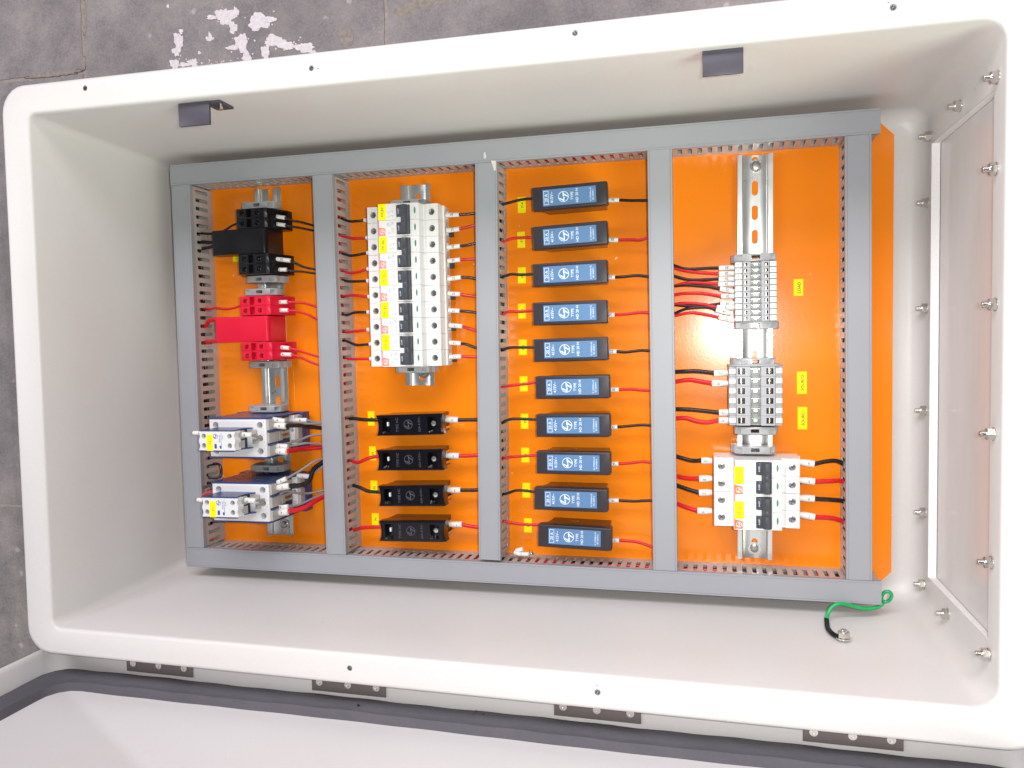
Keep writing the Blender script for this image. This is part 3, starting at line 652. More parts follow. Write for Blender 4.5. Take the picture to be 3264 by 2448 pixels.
# ================================================================ enclosure
enc = thing('enclosure', 'large white moulded enclosure lying open on the grey slab floor with its door folded down', 'enclosure', (0, 0, -25))
EZ = 25
inner = [(-42.5, 497.5), (830.5, 495.7), (831, -26.6), (-43.6, -22.2)]
back = [(-37, 489.5), (827.6, 489), (827.4, -11.6), (-38, -13.5)]
outer = [(-75.5, 528.4), (864, 527.2), (865, -60.5), (-76, -50.8)]
ri = [9, 17, 18, 10]; ro = [26, 26, 26, 26]
def R(c, r, z): return at_z(rquad(c, r), z + EZ)
def lerpq(a, b, t): return [(a[i][0]*(1-t)+b[i][0]*t, a[i][1]*(1-t)+b[i][1]*t) for i in range(4)]
def wallz(z): return lerpq(back, inner, (z+20)/227.0)
rr = [r+4 for r in ri]
rings = [R(off(back, 4.2), rr, -24), R(off(wallz(195), 4.2), rr, 195), R(off(outer, -1), ro, 195), R(outer, ro, 197), R(outer, ro, 202),
         R(off(outer, -.8), ro, 204.6), R(off(outer, -2.4), ro, 206.4), R(off(outer, -4.6), ro, 207),
         R(off(inner, 3.4), [r+3 for r in ri], 207), R(off(inner, 1.4), [r+1.5 for r in ri], 206.3), R(off(inner, .4), ri, 205), R(inner, ri, 203)]
for z in (150, 90, 40, -2): rings.append(R(wallz(z), ri, z))
rings += [R(off(wallz(-9), -1), ri, -9), R(off(back, -4), ri, -15), R(off(back, -8.5), ri, -18.6), R(off(back, -14), ri, -20)]
b = B(); b.loft(rings)
shell = b.mesh('shell', 40)
INS = [(26.4, 517.4), (268.1, 512.9), (508.7, 518.1), (752.7, 511.1), (288.3, -38.1), (520.3, -40.7)]
c = B()
c.box(815, 848, 18, 450, 8+EZ, 181+EZ)
for (x, y) in INS: c.cyl((x, y, 207+EZ), 2.7, 16, 16)
for (x, y) in [(274.7, 511.9), (519.7, -34.6), (749.2, 515.1)]: c.cyl((x, y, 207+EZ), 1.0, 3, 10)
shell = cut(shell, c.mesh('c'), 40)
link('shell', shell, PAINT, enc)
for i, (x, y) in enumerate(INS):
    b = B(); b.ring((x, y, 197+EZ), 2.75, 1.75, 9.6, 16); b.cyl((x, y, 203+EZ), 1.8, 1, 12)
    link('threaded_insert', b.mesh('threaded_insert'), DARKHOLE, enc)
# laminate lining round the gland opening
b = B()
b.box(827.8, 835.5, 18.3, 449.7, 8.3+EZ, 8.9+EZ)
for y0 in (18.3, 449.1):
    b.prism([(828.1, 8.9+EZ), (835.5, 8.9+EZ), (835.5, 180+EZ), (830.6, 180+EZ)], y0, y0+.6, 'y')
link('cut_edge', b.mesh('cut_edge'), FRP, enc)
b = B(); b.box(836, 838, 3, 467, -14+EZ, 193+EZ)
link('gland_plate', b.mesh('gland_plate'), GLAND, enc, label='smooth pale grey gland plate behind the right wall opening')
b = B(); b.box(835.6, 836, 30, 438, 30+EZ, 160+EZ)
# bolts through the right wall
def bolt_mesh():
    n = B(); n.cyl((-2.9, 0, 0), 5.1, 4.4, 6, 'x'); n.cyl((-5.3, 0, 0), 4.0, .6, 18, 'x')
    w = B(); w.cyl((-.4, 0, 0), 5.4, .8, 20, 'x')
    s = B(); s.cyl((-7.2, 0, 0), 2.5, 5.0, 14, 'x'); s.cyl((-9.9, 0, 0), 2.1, .5, 14, 'x')
    return n.mesh('nut', 30), w.mesh('washer', 30), s.mesh('stud', 30)
NUT, WASH, STUD = bolt_mesh()
for m_ in (NUT, WASH, STUD): m_.materials.append(STEEL)
for (y, z) in [(457.6, 188), (461, 98), (457.7, 3), (394, -4), (388.5, 188), (288.8, -4), (185.7, -5), (285, 190), (184.5, 189), (81.7, -4), (7, -5), (4, 76.3), (82.7, 188), (7.4, 184)]:
    x = 827.5 + 3.2*(z+20)/227
    s = inst('bolt', STUD, enc, (x, y, z+EZ)); s.rotation_euler.x = random.uniform(0, 1)
    inst('nut', NUT, s); inst('washer', WASH, s)
# door catches
def catch(x0, x1, y0, y1, z, legx0, legx1, lab):
    b = B(); b.box(x0, x1, y0, y1, z-3+EZ, z+EZ, .7, 2)
    b.box(legx0, legx1, y1-2.6, y1+.4, z-24+EZ, z-1+EZ, .6)
    o = link('door_catch', b.mesh('door_catch'), CATCHM, enc, label=lab)
    s = B(); s.cyl(((x1+legx1)/2 if legx1 > x1+3 else (x0+x1)/2, y1-4.4, z-10+EZ), 2.6, 3.6, 14, 'y')
    link('screw', s.mesh('screw'), STEEL, o)
catch(123, 156.5, 474.5, 496.4, 198.5, 150, 168, 'left dark catch bracket with its bent leg showing')
catch(611.5, 643.6, 475.6, 496, 198.5, 613, 642, 'right dark catch bracket seen flat from the front')

# ---- door, folded out below the box
SK = -0.0095
def dy(x, y): return y + SK*x
dq = [(-77, 752), (862, 752), (862, 167), (-77, 167)]
def RD(c_, r, y): return [(p.x, dy(p.x, y), p.y+EZ) for p in rquad(c_, r, 6)]
rings = [RD(off(dq, 4), 22, -97), RD(off(dq, 5), 24, -90), RD(off(dq, 5), 24, -59), RD(off(dq, 4.2), 24, -57.4), RD(off(dq, 1.6), 20, -57.4),
         RD(off(dq, .6), 20, -58.6), RD(dq, 18, -63), RD(dq, 18, -84), RD(off(dq, -1.5), 17, -90), RD(off(dq, -6), 14, -93)]
b = B(); b.loft(rings)
door = link('door', b.mesh('door', 40), DOORP, enc, label='white tray shaped door folded open below the box')
b = B(); rs = []
for (o_, y) in ((-.2, -91), (-.4, -83.5), (-2.5, -81.6), (-15, -81.2), (-17.5, -83.4), (-25, -84.4), (-27.5, -93.6)):
    q = rquad(off(dq, o_), 24, 10)
    # subdivide the long sides so that the foam can sag a little
    pts = []
    for i in range(len(q)):
        p, n_ = q[i], q[(i+1) % len(q)]
        d = (n_-p).length; k = max(1, int(d/16))
        for j in range(k): pts.append(p.lerp(n_, j/k))
    # inset rings have slightly different counts: fix the count by resampling
    L_ = [0]
    for i in range(len(pts)): L_.append(L_[-1] + (pts[(i+1) % len(pts)]-pts[i]).length)
    tot = L_[-1]; N_ = 240; out = []; i = 0
    for k in range(N_):
        t = tot*k/N_
        while L_[i+1] < t: i += 1
        f = (t-L_[i])/max(1e-6, L_[i+1]-L_[i]); out.append(pts[i].lerp(pts[(i+1) % len(pts)], f))
    rs.append([(p.x, dy(p.x, y) + (.35*math.sin(p.x*.031)+.3*math.sin(p.x*.11+p.y*.08) if -90 < y < -80 else 0),
                p.y+EZ + (.7*math.sin(p.x*.013+1.0)+.35*math.sin(p.x*.083) if p.y < 260 and o_ < -3 else 0)) for p in out])
b.loft(rs, cap0=False, cap1=False)
gk = link('gasket', b.mesh('gasket', 50), FOAM, door, label='dark grey foam gasket round the inside of the door')
SEAMX = 399
for (x0, x1) in ((12, 92), (228, 307), (474, 554), (692, 772)):
    b = B(); q = [(x0, dy(x0, -60)), (x1, dy(x1, -60)), (x1, dy(x1, -78.7)), (x0, dy(x0, -78.7))]
    b.prism(q, 167+EZ, 168.6+EZ, 'z', bev=.25)
    q2 = [(x0, dy(x0, -60)), (x1, dy(x1, -60)), (x1, dy(x1, -55)), (x0, dy(x0, -55))]
    b.prism(q2, 167.5+EZ, 171+EZ, 'z', bev=.6)
    h = link('hinge', b.mesh('hinge'), HINGEM, enc)
    for f in (.11, .5, .88):
        x = x0 + (x1-x0)*f
        s = B(); s.ring((x, dy(x, -69.4), 168.6+EZ), 3.6, 1.5, .9, 18); s.cyl((x, dy(x, -69.4), 168.7+EZ), 2.4, .5, 12)
        link('screw', s.mesh('screw'), STEEL, h)

b = B()
b.box(SEAMX, SEAMX+.4, dy(SEAMX, -82.0), dy(SEAMX, -80.9), 169+EZ, 182+EZ)
link('gasket_join', b.mesh('gasket_join'), BLACK, door)
for (hx, hz) in ((285, 184), (408, 176)):
    b = B(); b.cyl((hx, dy(hx, -81.3), hz+EZ), 1.2, .8, 12, 'y'); link('gasket_hole', b.mesh('gasket_hole'), BLACK, door)

# ================================================================ mounting plate
plate = B()
plate.poly([(-8, 2), (778, 2), (795.6, 19.8), (795.6, 462.4), (777, 481), (-8, 481)][::1], -3, 0)
p_ = link('mounting_plate', plate.mesh('mounting_plate'), ORANGE)
tag(p_, 'glossy orange mounting plate inside the white enclosure', 'plate')
# move origin to the base
p_.location = (0, 0, 0)
st = B()
for (x, y) in ((0, 10), (780, 470), (780, 12), (0, 470)): st.cyl((x, y, -11.5), 6, 17, 16)
link('standoff', st.mesh('standoff'), STEEL, p_)

# ================================================================ wiring ducts
def duct(name_label, p0, p1, w, sides=('l', 'r'), lid_mat=PVC, zl=46.8):
    p0 = Vector(p0); p1 = Vector(p1); Lg = (p1-p0).length; ang = math.atan2(p1.y-p0.y, p1.x-p0.x)
    t = thing('wiring_duct', name_label, 'cable duct', (p0.x, p0.y, 0), ang, 'slotted grey wiring ducts')
    h = w/2
    b = B()
    b.prism([(-h, zl-6.5), (-h+1.1, zl-6.5), (-h+1.1, zl-1.6), (h-1.1, zl-1.6), (h-1.1, zl-6.5), (h, zl-6.5), (h, zl-.4), (h-.4, zl), (h-1.7, zl), (h-1.9, zl-.35), (h-2.2, zl-.35), (h-2.4, zl), (-h+2.4, zl), (-h+2.2, zl-.35), (-h+1.9, zl-.35), (-h+1.7, zl), (-h+.4, zl), (-h, zl-.4)], 0.15, Lg-.15, 'x')
    link('lid', b.mesh('lid'), lid_mat, t)
    b = B(); hi = h - 1.25
    b.box(0.4, Lg-.4, -hi, hi, .1, 1.4)
    link('tray', b.mesh('tray'), PVCW, t)
    for sgn in (-1, 1):
        b = B(); y0, y1 = (hi-1.3, hi) if sgn > 0 else (-hi, -hi+1.3)
        b.box(.4, Lg-.4, y0, y1, 1.4, 9.5); b.box(.4, Lg-.4, y0, y1, 34.0, zl-1.8)
        n = int(Lg/10); s0 = (Lg-10*n)/2
        x = .4
        for k in range(n+1):
            sx = s0 + 10*k
            a, c_ = x, sx + 2.9 if k < n else Lg-.4
            b.box(a, c_, y0, y1, 9.5, 34.0)
            # rounded slot ends
            if k < n:
                e = c_ + 4.2
                for (zb, zt, up) in ((9.5, 10.6, 1), (32.9, 34.0, -1)):
                    for q0, q1 in ((c_, c_+1.2), (e-1.2, e)):
                        pts = [(q0, zb if up > 0 else zt), (q1, zb if up > 0 else zt)]
                        if q0 == c_: pts.append((q0, zt if up > 0 else zb))
                        else: pts.append((q1, zt if up > 0 else zb))
                        b.prism(pts, y0, y1, 'y')
                x = e
        link('slotted_wall', b.mesh('slotted_wall'), PVCW, t)
    return t
duct('long horizontal grey duct along the upper edge of the orange plate', (-.6, 466.1), (774.4, 466.1), 24.0)
duct('long horizontal grey duct along the lower edge of the orange plate', (1.6, 11), (777.6, 11), 23.2)
duct('leftmost vertical grey duct, left of the black and red terminal blocks', (13.1, 23), (12.3, 454), 24.2)
duct('vertical grey duct between the terminal block column and the MCB3 to MCB7 breakers', (197.9, 23), (194.8, 454), 24.4)
duct('vertical grey duct left of the ten blue labelled fuse holders', (380.9, 25.2), (385.5, 453.9), 24.4)
duct('vertical grey duct right of the ten blue labelled fuse holders', (569.8, 23), (567.6, 454.2), 24.6)
duct('rightmost vertical grey duct beside the bare orange strip', (757.2, 23), (754.6, 454), 23.9)

# ================================================================ DIN rails
def rail(lab, x, y0, y1, slots, ang, screws):
    Lg = y1-y0
    t = thing('din_rail', lab, 'mounting rail', (x, y0, 0), ang, 'zinc plated mounting rails')
    prof = [(-17.5, 6.6), (-13.4, 6.6), (-12.8, 6.0), (-12.8, .9), (-12, .1), (12, .1), (12.8, .9), (12.8, 6.0), (13.4, 6.6), (17.5, 6.6),
            (17.5, 7.6), (12.9, 7.6), (11.8, 6.6), (11.8, 1.5), (11.2, 1.1), (-11.2, 1.1), (-11.8, 1.5), (-11.8, 6.6), (-12.9, 7.6), (-17.5, 7.6)]
    b = B(); b.prism(prof, 0, Lg, 'y')
    c = B()
    for s in slots:
        c.box(-3.1, 3.1, s-y0-4.4, s-y0+4.4, -2, 4)
        c.cyl((0, s-y0-4.4, 1), 3.1, 6, 20); c.cyl((0, s-y0+4.4, 1), 3.1, 6, 20)
    me = b.mesh('channel')
    # cut the slots one disjoint group at a time
    for grp in range(3):
        c = B()
        for s in slots:
            if grp == 0: c.box(-3.1, 3.1, s-y0-4.4, s-y0+4.4, -2, 4)
            elif grp == 1: c.cyl((0, s-y0-4.4, 1), 3.1, 6, 20)
            else: c.cyl((0, s-y0+4.4, 1), 3.1, 6, 20)
        me = cut(me, c.mesh('c'))
    link('channel', me, ZINC, t)
    for (sx, sy) in screws:
        w = B(); w.cyl((sx-x, sy-y0, 1.6), 6.6, 1.0, 24)
        h = B(); h.cyl((sx-x, sy-y0, 3.2), 4.3, 2.4, 20, bev=.9)
        h.box(sx-x-3, sx-x+3, sy-y0-.45, sy-y0+.45, 4.36, 4.46); h.box(sx-x-.45, sx-x+.45, sy-y0-3, sy-y0+3, 4.37, 4.47)
        so = link('screw', h.mesh('screw'), DSTEEL, t); link('washer', w.mesh('washer'), STEEL, so)
    return t
RL1 = rail('silver rail carrying the black and red terminal blocks and the two contactors', 105.3, 31.5, 452, [44, 70, 95, 120, 145, 170, 195, 220, 245, 270, 295, 320, 345, 370, 395, 420, 445], math.radians(.28), [(107.5, 44.0)])
rail('short silver rail carrying the MCB3 to MCB7 breakers', 290.7, 214.4, 444.6, [227, 252, 277, 302, 327, 352, 377, 402, 427], 0, [(293.4, 229.6)])
rail('wide open silver rail of the rightmost column carrying the load and source terminals', 660.8, 28.8, 451.5, [42, 67, 92, 117.5, 142.5, 167.5, 192.5, 217.5, 242.5, 267.5, 292.5, 317.5, 342.5, 367.5, 392.5, 417.8, 442.8], math.radians(-.2), [(661.9, 440.6), (660.6, 39.2)])

pm = B()
def stroke(b_, x0, y0, x1, y1, w=.45):
    d = math.atan2(y1-y0, x1-x0); L_ = math.hypot(x1-x0, y1-y0)
    b_.box(0, L_, -w/2, w/2, 1.12, 1.2, M=Matrix.Translation((x0, y0, 0)) @ Matrix.Rotation(d, 4, 'Z'))
for q in ((97.6, 205.0, 102.4, 208.6), (101.2, 209.6, 103.6, 206.0), (97.4, 206.8, 97.8, 204.8)):
    stroke(pm, q[0]-105.3, q[1]-31.5, q[2]-105.3, q[3]-31.5)
link('pen_mark', pm.mesh('pen_mark'), INK, RL1, label='small black pen tick on the rail web')
# ================================================================ end stops
def end_stop_meshes():
    b = B()
    b.prism([(-23.5, 8), (-23.5, 21), (-20.5, 24.5), (-20.5, 33), (-13, 36.4), (14, 36.4), (20, 30), (20, 17), (17.5, 14), (17.5, 8)], -3.9, 3.9, 'y', bev=.35)
    c = B(); c.box(-4, 4.2, -1.7, 2.0, 0, 60)
    c.box(-30, -13.2, -2.4, 2.6, 33.4, 60); c.box(14.2, 30, -2.4, 2.6, 31, 60)
    return cut(b.mesh('clamp_body'), c.mesh('c'))
ESM = end_stop_meshes(); ESM.materials.append(CLAMPG)
b = B(); b.cyl((-9, 0, 36.4), 2.1, .9, 12); b.box(-21, -16, -2.2, 2.2, 24, 31); ESS = b.mesh('clamp_screw'); ESS.materials.append(MODGREY)
es_list = [((104.8, 427, 0), 'grey end stop clipped at the very top of the left rail above the black blocks'), ((104.8, 341.6, 0), 'grey end stop just below the lower black terminal block'),
           ((104.8, 326.6, 0), 'grey end stop just above the upper red terminal block'), ((104.9, 241.4, 0), 'grey end stop just below the lower red terminal block'),
           ((105, 189.4, 0), 'grey end stop resting against the top of the upper contactor'), ((105.2, 118.4, 0), 'grey end stop between the two blue contactors'),
           ((290.5, 418.7, 0), 'grey end stop hidden behind the top of the MCB7 breaker'), ((290.5, 234.4, 0), 'grey end stop under the bottom of the MCB3 breaker'),
           ((661, 343.2, 0), 'grey end stop above load terminal ten'), ((661, 275.4, 0), 'grey end stop below load terminal one'),
           ((660, 238.2, 0), 'grey end stop above source terminal six'), ((660, 168.2, 0), 'grey end stop below source terminal one'), ((660, 148.4, 0), 'grey end stop on top of the MCB2 breaker')]
first = None
for loc, lab in es_list:
    if first is None:
        first = thing('end_stop', lab, 'end stop', loc, 0, 'grey end stops on the rails')
        inst('clamp_body', ESM, first); inst('clamp_screw', ESS, first)
    else: copy_tree(first, loc, math.pi if 'below' in lab or 'under' in lab else 0, lab)

# ================================================================ breakers
def breaker_meshes():
    P = 17.4
    prof = [(-41.5, 9), (-41.5, 44.6), (-40.9, 46), (-29, 46), (-28.6, 45.2), (-23.2, 45.2), (-22.6, 46), (-22.2, 60), (-21.6, 60.6), (-1.4, 60.6), (-1, 60.2), (-1, 52), (14, 52), (14, 58.4), (23.0, 57.6), (23.6, 57),
            (24.2, 44), (27.4, 44), (27.8, 46), (40.9, 46), (41.5, 45.2), (41.5, 30), (43.2, 29), (43.2, 24), (41.8, 23), (41.8, 9), (22, 9), (22, 2), (18, 2), (18, 8), (-18, 8), (-18, 9)]
    b = B(); b.prism(prof, -P/2, P/2, 'y')
    c = B(); c.cyl((-34, 0, 44), 3.55, 20, 24); c.cyl((34.2, 0, 44), 3.55, 20, 24)
    c.box(39, 50, -4.5, 4.5, 12, 22); c.box(-50, -39, -4.5, 4.5, 12, 22)
    for zz_ in (34, 38): c.box(41.0, 50, -9, 9, zz_, zz_+1.0)
    me = cut(b.mesh('pole_housing'), c.mesh('c'))
    s = B()
    s.cyl((0, 0, 41.2), 3.45, 3.6, 20, bev=.5)
    return me, s.mesh('terminal_screw')
POLE, SCRW = breaker_meshes(); POLE.materials.append(WHITEP); SCRW.materials.append(DSTEEL)
def screw_cross():
    s = B()
    for k in (0, 1):
        M = Matrix.Rotation(k*math.pi/2, 4, 'Z')
        s.box(-2.6, 2.6, -.42, .42, 42.9, 43.05 + .02*k, M=M)
    return s.mesh('screw_slot')
CROSS = screw_cross(); CROSS.materials.append(INK)
def lever_mesh():
    b = B()
    # two toggles joined by a tie bar, an upright white tongue fits between them
    for y in (9, -9):
        b.prism([(-.6, 53), (-.6, 60), (1.0, 61.2), (4.2, 61.4), (6.4, 66.5), (8, 68), (11.6, 67.6), (13.4, 65), (13.6, 53)], y-6.2, y+6.2, 'y', bev=.5, seg=2)
    b.prism([(4.6, 53), (4.6, 61.6), (6.6, 66.3), (8.1, 67.8), (11.5, 67.4), (13.2, 64.9), (13.4, 53)], -3.6, 3.6, 'y', bev=.3)
    for y in (6, -2.5): b.box(9.6, 11.2, y-1.0, y+1.0, 67.6, 68.4, .2)
    return b.mesh('toggle_lever')
LEV = lever_mesh(); LEV.materials.append(LEVER)
b = B(); b.box(-1.2, 4.2, -3.0, 3.0, 52.5, 60.75, .3); TONG = b.mesh('centre_tongue'); TONG.materials.append(WHITEP)
b = B(); b.box(-1.1, 14.1, -.85, .85, 51, 60.3, .3); CHEEK = b.mesh('housing_cheek'); CHEEK.materials.append(WHITEP)
UP = math.pi/2
def print_mesh(rating):
    b = B(); z = 60.62
    for yo in (9.6, 4.8):
        b.box(-7.2, -3.6, yo, yo+.35, z, z+.05); b.box(-10.8, -8.8, yo-1.6, yo-1.25, z, z+.05)
        M = Matrix.Translation((-8, yo-.5, 0)) @ Matrix.Rotation(.5, 4, 'Z'); b.box(-1, 1, -.15, .15, z, z+.05, M=M)
        b.box(-5, -4.6, yo-1.5, yo-.4, z, z+.05)
    b.text('BB20', -11.2, -4.5, z, 1.7, UP); b.rect_outline(-10, -6.9, -6.9, -2, z, .16)
    b.text('240V~', -8.5, -4.4, z, 1.25, UP); b.text('10000', -5.4, -3.6, z, 1.2, UP); b.rect_outline(-6.3, -4.4, -4.9, -2, z, .12)
    b.text(rating, -9.4, -13.8, z, 2.3, UP)
    b.text('50Hz IEC 60898', -6.2, -11.6, z, 1.05, UP); b.text('IS/IEC 60898', -4.1, -11.2, z, 1.05, UP)
    for y in (9.0, -9.0):
        b.text('ON', 20.3, y-6.3, 58.0, .9, UP)
    me = b.mesh('print'); return me
def lever_print():
    b = B()
    for y in (9, -9): b.text('0-OFF', 1.9, y, 61.45, 2.1, UP, thick=.1)
    return b.mesh('lever_print')
LPR = lever_print(); LPR.materials.append(WINK)
def ind_mesh():
    b = B()
    pts = [(19.4+.95*math.cos(a*math.pi/8), 3.6*math.sin(a*math.pi/8)) for a in range(16)]
    b.poly(pts, 57.0, 58.05)
    return b.mesh('indicator_window')
IND = ind_mesh(); IND.materials.append(GREENI)
b = B(); b.box(41.5, 47.0, -14.5, -8.5, 6, 10, .5); RCL = b.mesh('rail_clip'); RCL.materials.append(LEVER)
PR1 = print_mesh('C4'); PR1.materials.append(GINK); PR2 = print_mesh('C20'); PR2.materials.append(GINK)
def breaker(name, loc, rating_mesh, lab, logo_full, ny):
    t = thing('circuit_breaker', lab, 'circuit breaker', loc, 0, 'two pole circuit breakers')
    for y in (8.85, -8.85):
        inst('pole_housing', POLE, t, (0, y, 0)); 
        for x in (-34, 34.2): s = inst('terminal_screw', SCRW, t, (x, y, 0), random.uniform(0, 1.5)); inst('screw_slot', CROSS, s)
    lv = inst('toggle_lever', LEV, t); inst('lever_print', LPR, lv)
    inst('centre_tongue', TONG, t)
    for y in (16.6, -16.6): inst('housing_cheek', CHEEK, t, (0, y, 0))
    inst("print", rating_mesh, t); inst('indicator_window', IND, t, (0, 9.6, 0)); inst('indicator_window', IND, t, (0, -8.2, 0)); inst('rail_clip', RCL, t)
    # orange stripe and logo patch
    b = B(); z = 60.6
    b.box(-21.9, -20.9, -17.2, 17.2, z-.02, z+.05); b.poly([(-20.9, -16.6), (-13.8, -16.6), (-13.8, -9.6), (-14.6, -8.6), (-20.9, -7.4)], z-.02, z+.06)
    lg = link('logo_patch', b.mesh('logo_patch'), OLOGO if logo_full else OLOGO2, t)
    b = B(); b.logo(-17.4, -12.4, z+.06, 2.9, .05, .16)
    link('logo', b.mesh('logo'), WHITEP, lg)
    b = B(); b.box(-21.6, -12.6, ny-8.7, ny+8.7, z+.05, z+.3)
    st_ = link('name_sticker', b.mesh('name_sticker'), YELLOW, t, label='yellow sticker reading ' + name)
    b = B(); b.text(name, -16.9, ny, z+.3, 4.1, UP)
    link('lettering', b.mesh('lettering'), YINK, st_)
    return t
OLOGO2 = mat('faded_red_logo_print', (0.80, 0.24, 0.19), 0.45)
ys = [414.7 - 17.73 - 35.3*i for i in range(5)]
for i, y in enumerate(ys):
    n = 'MCB%d' % (7-i)
    breaker(n, (288.6 + .25*i*.3, y, 0), PR1, 'white two pole breaker with yellow sticker reading %s in the second column' % n, False, 8.9)
for i, y in enumerate((124.3, 89.6)):
    n = 'MCB%d' % (2-i)
    breaker(n, (660.6, y, 0), PR2, 'white two pole breaker with yellow sticker reading %s in the rightmost column' % n, True, 2.2)

# ================================================================ rail terminals
def feed_terminal(W, Hw, T, cx, cz=42.0):
    """W half width, T pitch; returns meshes"""
    prof = [(-W, 14), (-W, 34), (-W+.8, 39.2), (-W+7.2, 39.2), (-W+7.6, cz), (-5.2, cz), (-5.2, 37), (5.2, 37), (5.2, cz), (W-7.6, cz), (W-7.2, 39.2), (W-.8, 39.2), (W, 34), (W, 14), (W-5, 9), (-W+5, 9)]
    b = B(); b.prism(prof, -T/2+.05, T/2-.05, 'y', bev=.18)
    c = B(); s = min(2.3, T*.27) if T < 8 else 3.0
    sx = s*1.05 if T < 8 else 3.4
    for x in (-cx, cx): c.box(x-sx, x+sx, -s, s, 24, 60)
    me = cut(b.mesh('terminal_body'), c.mesh('c'))
    d = B()
    d.box(-sx, sx, -s, s, 24, 24.5); d.cyl((0, 0, 28), s*.8, 8, 12)
    m = B(); k = 1 if T > 8 else .6
    m.box(-4.6, 4.6, -3.9*k, 3.9*k, 37, 37.3); mm_ = B(); mm_.box(-2.3, 2.3, -1.5*k, 1.8*k, 37.3, 40.0, .4); mm_.box(-4.4, 4.4, 1.9*k, 2.5*k, 37.3, 38.4, .1)
    for x in (-3.6, 3.6):
        for y in (-3.1*k, 3.1*k): m.box(x-.6, x+.6, y-.6*k, y+.6*k, 37.3, 39.6, .2)
    bs = B()
    bs.box(-.45, .45, -s*.9, s*.9, 33, 35.5)
    tg = B()
    tg.box(-W+.6, -W+6.9, -2.2*(1 if T > 8 else 1.12), 2.6*(1 if T > 8 else .95), 39.2, 41.2, .25)
    tg2 = B(); tg2.box(W-6.9, W-.6, -2.2*(1 if T > 8 else 1.12), 2.6*(1 if T > 8 else .95), 39.2, 41.2, .25)
    return me, d.mesh('screw_well', 30), m.mesh('jumper_plate', 30), bs.mesh('contact_strip'), tg.mesh('marker_tag'), tg2.mesh('marker_tag'), mm_.mesh('jumper_screw')
def terminals(N, W, T, cx, x, ytop, wname, cat_lab):
    ms = feed_terminal(W, 0, T, cx)
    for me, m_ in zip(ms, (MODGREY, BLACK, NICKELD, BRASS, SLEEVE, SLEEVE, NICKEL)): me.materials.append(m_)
    ords = {1: 'lowest', N: 'topmost'}
    for i in range(N, 0, -1):
        y = ytop - T*(N-i+.5)
        on = ['topmost', 'second from the top', 'third from the top', 'fourth from the top', 'fifth from the top', 'sixth from the top', 'seventh from the top', 'eighth from the top', 'ninth from the top', 'lowest'][N-i]
        if i == 1: on = 'lowest'
        lab = '%s of the grey %s terminals, marker tags read %d' % (on, wname, i)
        t = thing('rail_terminal', lab, 'terminal', (x, y, 0), 0, 'grey %s terminals on the right rail' % wname)
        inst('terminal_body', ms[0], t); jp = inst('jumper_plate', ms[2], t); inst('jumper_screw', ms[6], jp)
        for xx in (-cx, cx): inst('screw_well', ms[1], t, (xx, 0, 0)); inst('contact_strip', ms[3], t, (xx, 0, 0))
        for me, xx in ((ms[4], -W+3.8), (ms[5], W-3.8)):
            g_ = inst('marker_tag', me, t)
            b = B(); b.text(str(i), xx, .2, 41.2, 2.5 if T < 8 else 2.9, UP)
            link('lettering', b.mesh('lettering'), INK, g_)
terminals(10, 20.3, 5.96, 10.0, 660.8, 338.7, 'load', '')
terminals(6, 26.2, 9.96, 13.7, 660.3, 233.9, 'source', '')
# thin end plates
b = B(); b.prism([(-26.2, 14), (-26.2, 38), (-20, 42.5), (20, 42.5), (26.2, 38), (26.2, 14), (21, 9), (-21, 9)], -.9, .9, 'y', bev=.2)
tag(link('end_plate', b.mesh('end_plate'), MODGREY, None, (660.3, 235.0, 0)), 'thin grey end plate covering the top of source terminal six', 'end plate')

# ================================================================ blue labelled fuse holders
def fuse_meshes():
    base = B(); base.prism([(-30, 0.1), (34.5, 0.1), (35.5, 20), (38.6, 26), (38.6, 31), (-38.5, 31), (-38.5, 28), (-33, 24), (-30.6, 14)], -11.3, 11.3, 'y', bev=.4)
    car = B(); car.box(-39.7, 39.7, -12.1, 12.1, 30.4, 42.4, 1.3, 3)
    c = B(); c.box(-29, 28.6, -9.0, 9.0, 41.6, 50)
    cm = cut(car.mesh('fuse_carrier'), c.mesh('c'))
    lb = B(); lb.box(-28.6, 28.2, -8.7, 8.7, 41.5, 41.95, .15)
    pr = B(); z = 41.96
    pr.text('20 A', -24.9, 0, z, 4.3, UP); pr.rect_outline(-27.4, -22.2, -7.2, 7.2, z, .42)
    pr.text('415V~', -18.9, 0.0, z, 4.3, UP); pr.logo(-6.3, 0, z, 5.6, .06, .11)
    pr.text('TYPE', 2.7, 0, z, 3.9, UP); pr.text('HD 20 H', 7.9, .2, z, 3.9, UP)
    pr.text('IS 13703(Part II)', 22.2, 0, z, 2.1, UP); pr.text('IEC 60269-2', 24.8, -.6, z, 2.1, UP)
    tab = B(); tab.box(-8, 0, 11.32, 11.6, 14, 17, .1)
    return base.mesh('fuse_base'), cm, lb.mesh('rating_label'), pr.mesh('lettering'), tab.mesh('side_mark')
fm = fuse_meshes()
for me, m_ in zip(fm, (BAKE, CARR, FLABEL, WINK, BRASS)): me.materials.append(m_)
FU = [(474.0, 414.2, 1.54), (473.8, 373.4, 1.98), (473.2, 333.7, 1.13), (472.7, 292.5, .5), (472.9, 253.8, .87), (474.2, 214.0, .7), (474.2, 173.1, .6), (474.0, 133.0, .0), (470.7, 93.6, -.3), (474.2, 52.8, -1.23)]
ordn = ['topmost', 'second', 'third', 'fourth', 'fifth', 'sixth', 'seventh', 'eighth', 'ninth, left shifted', 'lowest']
ft = None
